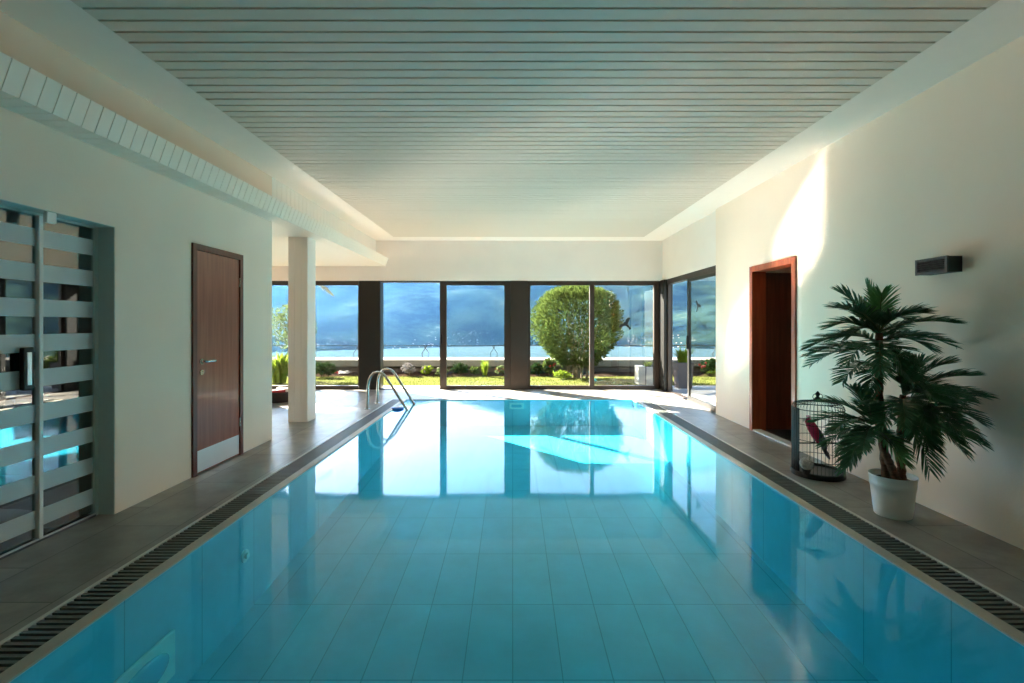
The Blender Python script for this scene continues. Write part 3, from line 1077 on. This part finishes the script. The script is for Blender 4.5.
def rolled(c, r, L, ang, m, label):
    d = Vector((math.cos(ang), math.sin(ang), 0))
    mb = MB()
    n = 40
    prof = []
    for i in range(n + 1):
        a = i / n * 2 * PI * 2.5
        prof.append((r * (.25 + .75 * i / n), a))
    side = Vector((-d.y, d.x, 0))
    a0, b0 = [], []
    for rr, a in prof:
        off = side * rr * math.cos(a) + Vector((0, 0, rr * math.sin(a)))
        a0.append(c - d * L / 2 + off)
        b0.append(c + d * L / 2 + off)
    k = len(mb.v)
    mb.v += [tuple(p) for p in a0 + b0]
    mb.f += [(i, i + 1, n + 2 + i, n + 1 + i) for i in range(n)]
    o = mb.build('rolled_towel', m, None, True)
    s = o.modifiers.new('thick', 'SOLIDIFY')
    s.thickness = r * .2
    tag(o, label, 'towel', 'towels in the basket')


rolled(BQ + Vector((-.05, -.06, .14)), .075, .34, .2, M['towel_red'], 'rolled dark red towel in the basket behind the column')
rolled(BQ + Vector((.08, .07, .17)), .07, .32, -.3, M['towel_white'], 'rolled white towel in the basket behind the column')

# ------------------------------------------------------------------ exercise machine behind the striped glass
EX = Vector((-3.45, 2.85, 0))
root = empty('exercise_bike', EX, 'white and black exercise bike standing behind the striped glass doors', 'exercise bike')


def P3(a, b, z):
    return EX + Vector((a, b, z))


fr = MB().tube([P3(.36, .42, .035), P3(.30, .38, .075), P3(.2, .30, .12), P3(.08, .18, .16), P3(-.05, .0, .2), P3(-.2, -.2, .16), P3(-.32, -.36, .06)], [.03, .034, .036, .04, .042, .036, .03], 14)
fr.build('frame', M['white_plastic'], root, True)
MB().tube([P3(.32, .38, .04), P3(.40, .47, .03)], .042, 14).build('foot_cap', M['charcoal'], root, True)
MB().tube([P3(-.30, -.34, .05), P3(-.37, -.42, .03)], .042, 14).build('foot_cap', M['charcoal'], root, True)
MB().tube([P3(-.03, .03, .26), P3(.03, -.03, .26)], .19, 36).build('flywheel_cover', M['black_rubber'], root, True)
MB().tube([P3(.14, .16, .16), P3(.2, .24, .6), P3(.22, .27, .95)], .026, 12).build('handlebar_post', M['white_plastic'], root, True)
MB().tube([P3(.05, .40, 1.0), P3(.22, .27, .96), P3(.38, .12, 1.0)], .016, 10).build('handlebar', M['black_rubber'], root, True)
MB().tube([P3(-.14, -.14, .16), P3(-.2, -.22, .68)], .024, 12).build('seat_post', M['brushed'], root, True)
MB().ball(P3(-.2, -.22, .71), .5, 18, 10, (.22, .26, .09)).build('saddle', M['black_rubber'], root, True)
MB().tube([P3(-.1, .1, .26), P3(.1, -.1, .26)], .012, 8).build('pedal_axle', M['steel'], root, True)
for s in (-1, 1):
    MB().rbox(EX.x + s * .13 - .045, EX.x + s * .13 + .045, EX.y - s * .12 - .05, EX.y - s * .12 + .05, .245, .275, .006).build('pedal', M['black_rubber'], root)

# ------------------------------------------------------------------ garden
YT = 10.75          # edge of the terrace paving
tr = MB()
tr.box(-12, 3.22, YF + .2, YT, -.3, -.002)
tr.box(3.22, 14, 4, YT, -.3, -.002)
struct(tr, 'terrace', M['paving'])
YW = 13.3
struct(MB().box(-14, 16, YT, YW + .1, -.3, -.02), 'lawn', M['lawn'])
rng = np.random.default_rng(4)
gb = MB()
for _ in range(14000):
    x, y = rng.uniform(-7, 8), YT + .02 + (12.75 - YT) * rng.random()
    if (abs(x - 3.14) < .32 and abs(y - 11.2) < .25) or (abs(x - 1.66) < .7 and abs(y - 12.45) < .6) or (abs(x + 5.4) < .6 and abs(y - 11.4) < .5) or (abs(x + 5.75) < .7 and y > 11.9):
        continue
    h_ = rng.uniform(.02, .05)
    a = rng.uniform(0, PI)
    dx, dy = .006 * math.cos(a), .006 * math.sin(a)
    k = len(gb.v)
    gb.v += [(x - dx, y - dy, -.025), (x + dx, y + dy, -.025), (x + rng.normal(0, .012), y + rng.normal(0, .012), h_ - .02)]
    gb.f.append((k, k + 1, k + 2))
tag(gb.build('grass', M['blade']), 'short sunlit grass of the lawn outside the far windows', 'grass', kind='stuff')
bed = MB()
nxb = 60
vs, fs = [], []
for i in range(nxb + 1):
    x = -13 + 28 * i / nxb
    for y, z in ((12.72, -.03), (12.85, .03), (13.05, .06), (13.32, .05)):
        vs.append((x, y + .04 * math.sin(i * 1.7), z + .015 * math.sin(i * 2.3 + y)))
for i in range(nxb):
    for j in range(3):
        fs.append((i * 4 + j, (i + 1) * 4 + j, (i + 1) * 4 + j + 1, i * 4 + j + 1))
struct(bed.add(vs, fs), 'flower_bed_land', M['earth'], smooth=True)
# parapet
pp = MB().box(-14, 16, YW + .06, YW + .8, -.3, .20)
struct(pp, 'wall_parapet', M['concrete_dark'])
pp = MB().rbox(-14, 16, YW - .02, YW + .95, .20, .385, .012)
struct(pp, 'wall_parapet_cap', M['concrete'])
# railing
root = empty('railing', (0, 14.15, .385), 'thin dark wire railing with crossed posts on top of the garden parapet', 'railing')
YRl = 14.15
zr = H - (345.6 - VY) * YRl / F
MB().tube([(-14, YRl, zr), (16, YRl, zr)], .011, 6).build('top_rail', M['black_metal'], root)
for x in (-8.5, -6.5, -4.55, -2.55, -.55, 1.45, 5.95):
    p = MB()
    p.tube([(x - .09, YRl, .385), (x - .10, YRl, .52), (x + .045, YRl, zr)], .009, 6)
    p.tube([(x + .09, YRl, .385), (x + .10, YRl, .52), (x - .045, YRl, zr)], .009, 6)
    p.build('post', M['black_metal'], root)


def leaves(mb, pts, nrm, L, wd, rng, jitter=.7, up=.3):
    """folded lance-shaped leaves growing out of each point"""
    n = len(pts)
    d = nrm + rng.normal(0, jitter, (n, 3)) + np.array([0, 0, up])
    d /= np.linalg.norm(d, axis=1)[:, None] + 1e-9
    r = rng.normal(0, 1, (n, 3))
    s = np.cross(d, r)
    s /= np.linalg.norm(s, axis=1)[:, None] + 1e-9
    k = np.cross(s, d)
    ln = L * rng.uniform(.6, 1.2, (n, 1))
    w_ = wd * rng.uniform(.7, 1.2, (n, 1))
    base, mid, tip = pts, pts + d * ln * .5 - k * w_ * .3, pts + d * ln
    a, b = pts + d * ln * .45 + s * w_, pts + d * ln * .45 - s * w_
    V = np.stack([base, a, mid, b, tip], 1).reshape(-1, 3)
    o = len(mb.v)
    mb.v += [tuple(p) for p in V]
    for i in range(n):
        q = o + i * 5
        mb.f += [(q, q + 1, q + 2), (q, q + 2, q + 3), (q + 1, q + 4, q + 2), (q + 3, q + 2, q + 4)]


def blob_pts(rng, c, rad, n, inner=.55, lumps=None):
    u = rng.normal(0, 1, (n, 3))
    u /= np.linalg.norm(u, axis=1)[:, None]
    r = (inner + (1 - inner) * rng.random(n) ** .6)
    p = u * r[:, None]
    return p * np.array(rad) + np.array(c), u


def bush(name, c, rad, n, L, wd, m, label, cat, seed, group=None, stems=5, inner=.5, flowers=None, up=.3, base=None):
    rng = np.random.default_rng(seed)
    b = base if base is not None else (c[0], c[1], 0)
    root = empty(name, b, label, cat, group)
    mb = MB()
    lumps = 7 if n > 300 else 4
    per = n // lumps
    for _ in range(lumps):
        q = rng.normal(0, 1, 3)
        q /= np.linalg.norm(q)
        cc = np.array(c) + q * np.array(rad) * .48
        P, U = blob_pts(rng, cc, np.array(rad) * .58, per, inner)
        P[:, 2] = np.maximum(P[:, 2], .03)
        leaves(mb, P, U, L, wd, rng, up=up)
    mb.build('foliage', m, root)
    for i in range(stems):
        st_ = MB()
        q = rng.normal(0, .35, 3)
        top = np.array(c) + q * np.array(rad)
        bb = np.array(b) + np.array([rng.normal(0, .06), rng.normal(0, .05), -.03])
        midp = (bb + top) / 2 + np.array([rng.normal(0, .05), rng.normal(0, .05), .05])
        st_.tube([bb, midp, top], [.018 * rad[2] + .004, .012 * rad[2] + .003, .004], 6)
        st_.build('stem', M['bark'], root)
    if flowers:
        fm, k, r_ = flowers
        for i in range(k):
            u = rng.normal(0, 1, 3)
            u /= np.linalg.norm(u)
            u[1] = -abs(u[1])
            u[2] = abs(u[2])
            p = np.array(c) + u * np.array(rad) * .95
            fl_ = MB()
            for j in range(6):
                a = j * PI / 3
                fl_.ball(tuple(p + np.array([r_ * .7 * math.cos(a), -.004, r_ * .7 * math.sin(a)])), r_ * .5, 8, 5, (1, .5, 1))
            fl_.ball(tuple(p), r_ * .45, 8, 5)
            fl_.build('flower', fm, root, True)
    return root


# the big clipped bush
rng = np.random.default_rng(11)
BX, BY = 1.66, 12.45
root = empty('round_bush', (BX, BY, -.02), 'large dense green bush with a broad rounded crown outside the far window', 'bush')
mb = MB()
outline = [(.42, .34), (.62, .52), (.86, .78), (1.03, 1.05), (1.13, 1.35), (1.12, 1.62), (1.0, 1.9), (.8, 2.12), (.5, 2.24), (.2, 2.28)]
zz = np.array([o[1] for o in outline])
rr = np.array([o[0] for o in outline])
N = 15000
z = rng.uniform(.32, 2.27, N)
rad = np.interp(z, zz, rr)
a = rng.uniform(0, 2 * PI, N)
rad = rad * (1 + .06 * np.sin(a * 5 + z * 4) + .05 * np.sin(a * 9 - z * 7))
k = (.5 + .5 * rng.random(N) ** .5)
P = np.stack([BX + rad * k * np.cos(a), BY + rad * .8 * k * np.sin(a), z], 1)
U = np.stack([np.cos(a), np.sin(a), (z - 1.2) * .6], 1)
leaves(mb, P, U, .125, .017, rng, .55, .55)
# top cap
z2 = 2.0 + rng.random(2600) * .27
r2 = np.sqrt(rng.random(2600)) * np.interp(z2, zz, rr)
a2 = rng.uniform(0, 2 * PI, 2600)
P = np.stack([BX + r2 * np.cos(a2), BY + r2 * .8 * np.sin(a2), z2], 1)
leaves(mb, P, np.tile([0, 0, 1.0], (2600, 1)), .125, .017, rng, .6, .5)
mb.build('foliage', M['leaf_bush'], root)
for i in range(16):
    a = 2 * PI * i / 16
    r0 = rng.uniform(.1, .26)
    st_ = MB()
    b0 = Vector((BX + r0 * math.cos(a), BY + r0 * .6 * math.sin(a), -.04))
    t0 = Vector((BX + 2.6 * r0 * math.cos(a), BY + 2.4 * r0 * math.sin(a), 1.3 + .5 * rng.random()))
    st_.tube([b0, b0.lerp(t0, .35) + Vector((.0, 0, .08)), t0], [.022, .018, .006], 7)
    st_.build('stem', M['bark'], root, True)


def atg(px, py, Y):
    p = at(px, py, Y)
    return (p.x, p.y, p.z)


G = 'garden plants in the bed along the parapet'
bush('silver_shrub', atg(408, 369, 12.9), (.19, .15, .15), 700, .05, .012, M['leaf_silver'], 'small round silvery white shrub in the bed seen through the open bay', 'shrub', 21, G)
bush('flowering_shrub', atg(427, 371, 12.98), (.16, .12, .13), 420, .07, .016, M['leaf_lime'], 'low yellow-green plant with lilac flowers next to the silvery shrub', 'shrub', 22, G, flowers=(M['flower_lilac'], 9, .02))
bush('flowering_shrub', atg(441, 372, 12.9), (.16, .13, .13), 300, .07, .016, M['leaf_pale'], 'low plant with white flowers beside the window stile at the open bay', 'shrub', 23, G, flowers=(M['flower_white'], 6, .018))
bush('leafy_shrub', atg(459, 370, 12.98), (.24, .13, .17), 620, .08, .02, M['leaf_dark'], 'dark green leafy plant in the bed beside the tall lime grasses', 'shrub', 24, G)
bush('leafy_shrub', atg(474, 372, 12.95), (.13, .1, .12), 320, .07, .018, M['leaf_bush'], 'small mid green plant at the foot of the tall lime grasses', 'shrub', 25, G)
bush('flowering_shrub', atg(499, 371, 12.95), (.15, .13, .14), 320, .06, .016, M['leaf_pale'], 'pale green plant with pink-red flowers beside the dark window post', 'shrub', 26, G, flowers=(M['flower_red'], 5, .018))
bush('leafy_shrub', atg(536, 370, 12.98), (.16, .12, .18), 600, .09, .022, M['leaf_dark'], 'dark glossy shrub at the foot of the large round bush', 'shrub', 27, G)
bush('flowering_shrub', atg(550, 366, 12.8), (.17, .12, .22), 560, .08, .02, M['leaf_bush'], 'green shrub with red flowers touching the large round bush', 'shrub', 28, G, flowers=(M['flower_red'], 5, .025))
bush('leafy_shrub', atg(563, 374, 12.2), (.22, .12, .09), 360, .08, .014, M['leaf_lime'], 'low light green plant on the lawn edge under the large round bush', 'shrub', 29, G)
bush('dark_shrub', atg(322, 368, 12.6), (.34, .25, .22), 1000, .07, .018, M['leaf_dark'], 'rounded dark green shrub outside the window next to the white column', 'shrub', 30, G, flowers=None)
bush('dark_shrub', atg(713, 368, 13.0), (.42, .2, .22), 900, .08, .02, M['leaf_dark'], 'dark shrub with red flowers seen through the sliding side door', 'shrub', 31, G, flowers=(M['flower_red'], 8, .03))
bush('leafy_shrub', atg(748, 366, 13.0), (.45, .2, .26), 900, .08, .02, M['leaf_bush'], 'mid green shrub further along the parapet beyond the side door', 'shrub', 32, G)


def grasses(name, c, n, h_, spread, m, label, cat, seed, group=None, lean=.4, wd=.012, parent=None):
    rng = np.random.default_rng(seed)
    mb = MB()
    for _ in range(n):
        a = rng.uniform(0, 2 * PI)
        r0 = spread * .35 * rng.random()
        b = Vector((c[0] + r0 * math.cos(a), c[1] + r0 * math.sin(a), c[2]))
        hh = h_ * rng.uniform(.6, 1.05)
        out = Vector((math.cos(a), math.sin(a), 0)) * spread * rng.uniform(.2, 1) * lean * 2
        side = Vector((-math.sin(a), math.cos(a), 0)) * wd
        q = [b, b + out * .3 + Vector((0, 0, hh * .6)), b + out + Vector((0, 0, hh * rng.uniform(.8, 1.0)))]
        k = len(mb.v)
        mb.v += [tuple(q[0] - side * .7), tuple(q[0] + side * .7), tuple(q[1] - side), tuple(q[1] + side), tuple(q[2])]
        mb.f += [(k, k + 1, k + 3, k + 2), (k + 2, k + 3, k + 4)]
    if parent is not None:
        return mb.build(name, m, parent)
    return tag(mb.build(name, m), label, cat, group)


grasses('lime_grass_plant', (at(485, 375, 12.8).x, 12.8, .0), 90, .48, .2, M['leaf_lime'], 'tall bright lime green grassy plant in front of the parapet', 'plant', 33, G)

# lime plant and pale tree by the alcove window
grasses('lime_fern_plant', (at(280, 384, 11.25).x, 11.25, .0), 170, .78, .42, M['leaf_lime'], 'bright yellow-green arching plant outside the window behind the column', 'plant', 34, None, .45, .022)


def tree(name, base, crown, rad, n, L, wd, m, label, seed, trunk_r=.06, group=None):
    rng = np.random.default_rng(seed)
    root = empty(name, base, label, 'tree', group)
    b, c = Vector(base), Vector(crown)
    MB().tube([b + Vector((0, 0, -.05)), b.lerp(c, .5) + Vector((.06, .03, 0)), c], [trunk_r, trunk_r * .75, trunk_r * .35], 10).build('trunk', M['bark'], root, True)
    mb = MB()
    for i in range(14):
        u = rng.normal(0, 1, 3)
        u /= np.linalg.norm(u)
        cc = np.array(c) + u * np.array(rad) * .62
        st_ = MB()
        s0 = b.lerp(c, .6 + .4 * rng.random())
        st_.tube([s0, s0.lerp(Vector(cc), .5) + Vector((0, 0, .08)), Vector(cc)], [trunk_r * .4, trunk_r * .25, .008], 6)
        st_.build('branch', M['bark'], root, True)
        P, U = blob_pts(rng, cc, np.array(rad) * .42, n // 14, .3)
        leaves(mb, P, U, L, wd, rng, .7, .1)
    mb.build('foliage', m, root)
    return root


tree('garden_tree', (-5.78, 12.55, -.02), (-5.75, 12.55, 1.3), (.62, .5, .6), 1500, .09, .02, M['leaf_pale'], 'pale loosely leaved small tree half hidden behind the white column', 41, .035)
tree('garden_tree', (-7.9, 13.1, -.02), (-7.1, 13.1, 3.7), (1.25, .7, 1.1), 4200, .15, .045, M['leaf_dark'], 'tall spreading tree standing outside beyond the alcove', 42, .09)

# planters
PX, PYY = 3.14, 11.2
root = empty('white_planter', (PX, PYY, -.02), 'square white planter box on the lawn outside the far corner window', 'planter')
z1 = .40
b = MB().rbox(PX - .27, PX - .115, PYY - .16, PYY + .2, -.02, z1, .006)
b.rbox(PX - .09, PX + .27, PYY - .17, PYY + .2, -.02, z1 - .015, .006)
b.build('planter_box', M['white_box'], root)
b = MB().box(PX - .12, PX - .085, PYY - .15, PYY + .19, -.02, z1 - .03)
b.build('corner_post', M['charcoal'], root)
MB().box(PX - .25, PX + .25, PYY - .14, PYY + .18, z1 - .03, z1 - .01).build('soil', M['soil'], root)
grasses('foliage', (PX - .02, PYY, z1 - .03), 60, .16, .2, M['leaf_lime'], None, None, 44, parent=root)

PX, PYY = 3.66, 10.40
root = empty('dark_planter', (PX, PYY, -.002), 'tall dark brown planter with yellow-green foliage outside the sliding side door', 'planter')
pr = [(.001, 0), (.145, 0), (.15, .01), (.175, .53), (.18, .54), (.178, .55), (.165, .55), (.16, .5), (.001, .5)]
mb = MB().lathe([(r * 1.35, z) for r, z in pr], (PX, PYY, -.002), 4, False)
a = PI / 4
mb.v = [(PX + (x - PX) * math.cos(a) - (y - PYY) * math.sin(a), PYY + (x - PX) * math.sin(a) + (y - PYY) * math.cos(a), z) for x, y, z in mb.v]
mb.build('planter_box', M['brown_box'], root)
MB().box(PX - .13, PX + .13, PYY - .13, PYY + .13, .48, .505).build('soil', M['soil'], root)
grasses('foliage', (PX, PYY, .5), 150, .40, .28, M['leaf_lime'], None, None, 45, lean=.4, wd=.014, parent=root)

# palm tree whose trunk stands behind the column
TC = Vector((at(301, 380, 11.6).x, 11.6, -.02))
root = empty('garden_palm', TC, 'slender garden palm hidden behind the column, one yellowed frond tip hanging into the window', 'palm tree')
P = [TC + Vector((.03 * math.sin(i * .5), 0, 3.25 * i / 24)) for i in range(25)]
MB().tube(P, [.09 * (1.1 if i % 2 else .95) for i in range(25)], 12).build('trunk', M['trunk'], root, True)
top = TC + Vector((0, 0, 3.25))
M['frond_dry'] = mat('frond_dry', lin(128, 108, 40), 0.7, var=0.2, vscale=5, spec=0.1, trans=0.35)
XK = XR
XR = 99.0
tips = [(at(331, 295, 11.35), 1)]
for i in range(13):
    a = 2 * PI * i / 13 + .2
    tips.append((top + Vector((0.92 * math.cos(a), .8 * math.sin(a), random.uniform(-.3, .3))), 0))
for i, (tp, dry) in enumerate(tips):
    b_ = TC + Vector((.1, 0, 2.45)) if dry else top
    lf, rc = frond(b_, tp, .10 if dry else .45, None, 34 if dry else 24, .24 if dry else .3, 200 + i, .6)
    o = lf.build('frond', M['frond_dry'] if dry else M['leaf_bush'], root)
    rc.build('rachis', M['rachis'], o, True)
XR = XK

# ------------------------------------------------------------------ lake, mountains, haze
LZ = -71.0
lk = MB().quad((-9000, 30, LZ), (9000, 30, LZ), (9000, 6000, LZ), (-9000, 6000, LZ))
M['lake'] = mat('lake', lin(43, 58, 63), 0.5, spec=0.0, var=0.08, vscale=.004, stretch=(1, 6, 1))
struct(lk, 'lake', M['lake'])


def mountain_mat():
    m, nt, out = new_mat('mountain')
    b = nt.nodes.new('ShaderNodeBsdfDiffuse')
    nt.links.new(b.outputs[0], out.inputs['Surface'])
    g = nt.nodes.new('ShaderNodeNewGeometry')
    n = nt.nodes.new('ShaderNodeTexNoise')
    n.inputs['Scale'].default_value = .006
    n.inputs['Detail'].default_value = 9
    n.inputs['Roughness'].default_value = .7
    nt.links.new(g.outputs['Position'], n.inputs['Vector'])
    r = nt.nodes.new('ShaderNodeValToRGB')
    e = r.color_ramp.elements
    e[0].position, e[0].color = .42, lin(8, 16, 16)
    e[1].position, e[1].color = .62, lin(36, 52, 44)
    e2 = e.new(.70)
    e2.color = lin(84, 88, 80)
    nt.links.new(n.outputs['Fac'], r.inputs[0])
    # scattered pale houses low on the slope
    v = nt.nodes.new('ShaderNodeTexVoronoi')
    v.inputs['Scale'].default_value = .07
    nt.links.new(g.outputs['Position'], v.inputs['Vector'])
    lt = nt.nodes.new('ShaderNodeMath')
    lt.operation = 'LESS_THAN'
    lt.inputs[1].default_value = .2
    nt.links.new(v.outputs['Distance'], lt.inputs[0])
    s = nt.nodes.new('ShaderNodeSeparateXYZ')
    nt.links.new(g.outputs['Position'], s.inputs[0])
    mr = nt.nodes.new('ShaderNodeMapRange')
    mr.inputs[1].default_value = LZ
    mr.inputs[2].default_value = LZ + 110
    mr.inputs[3].default_value = 1
    mr.inputs[4].default_value = 0
    nt.links.new(s.outputs['Z'], mr.inputs[0])
    n2 = nt.nodes.new('ShaderNodeTexNoise')
    n2.inputs['Scale'].default_value = .008
    nt.links.new(g.outputs['Position'], n2.inputs['Vector'])
    ml = nt.nodes.new('ShaderNodeMath')
    ml.operation = 'MULTIPLY'
    nt.links.new(mr.outputs[0], ml.inputs[0])
    nt.links.new(n2.outputs['Fac'], ml.inputs[1])
    gt = nt.nodes.new('ShaderNodeMath')
    gt.operation = 'GREATER_THAN'
    gt.inputs[1].default_value = .36
    nt.links.new(ml.outputs[0], gt.inputs[0])
    m2 = nt.nodes.new('ShaderNodeMath')
    m2.operation = 'MULTIPLY'
    nt.links.new(gt.outputs[0], m2.inputs[0])
    nt.links.new(lt.outputs[0], m2.inputs[1])
    mx = nt.nodes.new('ShaderNodeMix')
    mx.data_type = 'RGBA'
    nt.links.new(m2.outputs[0], mx.inputs[0])
    nt.links.new(r.outputs[0], mx.inputs[6])
    mx.inputs[7].default_value = lin(110, 106, 100)
    nt.links.new(mx.outputs[2], b.inputs['Color'])
    return m


M['mountain'] = mountain_mat()
na, nr = 140, 40
rng = np.random.default_rng(5)
ph = rng.uniform(0, 2 * PI, 24)
vs, fs = [], []
for i in range(na + 1):
    az = math.radians(-66 + 132 * i / na)
    el = math.tan(math.radians(8.6 + 1.6 * math.sin(az * 3.1 + .7) + .9 * math.sin(az * 9 + 2) + .5 * math.sin(az * 23 + 1)))
    D0 = 1500 + 120 * math.sin(az * 5 + 1)
    for j in range(nr + 1):
        t = j / nr
        D = D0 + 2600 * t
        top = el * (D0 + 2600)
        x, y = D * math.sin(az), D * math.cos(az)
        nz = sum(math.sin(x * .004 * (1 + .35 * k) + ph[k]) * math.sin(y * .0045 * (1 + .3 * k) + ph[k + 12]) / (1 + .5 * k) for k in range(10))
        z = LZ - 3 + (top - LZ) * (t ** .9) + nz * 26 * min(1, t * 4) * (1 - .3 * t)
        vs.append((x, y, z))
for i in range(na):
    for j in range(nr):
        k = i * (nr + 1) + j
        fs.append((k, k + nr + 1, k + nr + 2, k + 1))
struct(MB().add(vs, fs), 'mountains', M['mountain'], smooth=True)

m, nt, out = new_mat('haze')
sc_ = nt.nodes.new('ShaderNodeVolumeScatter')
sc_.inputs['Color'].default_value = (.13, .42, 1.0, 1)
sc_.inputs['Density'].default_value = 0.000028
sc_.inputs['Anisotropy'].default_value = 0.6
nt.links.new(sc_.outputs[0], out.inputs['Volume'])
hz = MB().box(-7000, 7000, 120, 4600, LZ + 1, 1100).build('haze', m)
tag(hz, 'blue haze over the lake and in front of the mountains', 'haze', kind='stuff')

# ------------------------------------------------------------------ light
d = Vector((1.05, -1.0, -.79)).normalized()
sl_ = bpy.data.lights.new('sun', 'SUN')
sl_.energy = 74
sl_.angle = math.radians(.6)
sl_.color = (1, .92, .82)
so_ = bpy.data.objects.new('sun', sl_)
so_.rotation_euler = d.to_track_quat('-Z', 'Y').to_euler()
so_.location = (-20, 25, 20)
COL.objects.link(so_)
w = bpy.data.worlds.new('World')
scene.world = w
w.use_nodes = True
nt = w.node_tree
nt.nodes.clear()
wo = nt.nodes.new('ShaderNodeOutputWorld')
bg = nt.nodes.new('ShaderNodeBackground')
sky = nt.nodes.new('ShaderNodeTexSky')
sky.sky_type = 'NISHITA'
sky.sun_disc = False
sky.sun_elevation = math.radians(28.6)
sky.sun_rotation = math.radians(-46.4)
sky.air_density = 1.0
sky.dust_density = 0.8
sky.ozone_density = 1.0
bg.inputs['Strength'].default_value = 0.44
nt.links.new(sky.outputs[0], bg.inputs['Color'])
nt.links.new(bg.outputs[0], wo.inputs['Surface'])

# ------------------------------------------------------------------ camera and view
cam = bpy.data.cameras.new('camera')
cam.sensor_width = 36
cam.sensor_fit = 'HORIZONTAL'
cam.lens = F / 1024 * 36
cam.shift_y = -(341.5 - VY) / 1024
cam.shift_x = -(VX - 512) / 1024
cam.clip_end = 30000
cam.clip_start = .02
co = bpy.data.objects.new('camera', cam)
co.location = (0, 0, H)
co.rotation_euler = (PI / 2, 0, 0)
COL.objects.link(co)
scene.camera = co
scene.view_settings.view_transform = 'Standard'
scene.view_settings.look = 'None'
scene.view_settings.exposure = 0.7
scene.view_settings.gamma = 1.0
scene.view_settings.use_curve_mapping = False
cy = scene.cycles
cy.use_denoising = True
try:
    cy.denoiser = 'OPENIMAGEDENOISE'
except Exception:
    pass
cy.max_bounces = 14
cy.diffuse_bounces = 8
cy.glossy_bounces = 6
cy.transmission_bounces = 10
cy.transparent_max_bounces = 16
cy.caustics_reflective = True
cy.caustics_refractive = True
cy.blur_glossy = 0.0
cy.sample_clamp_indirect = 0
cy.use_guiding = True
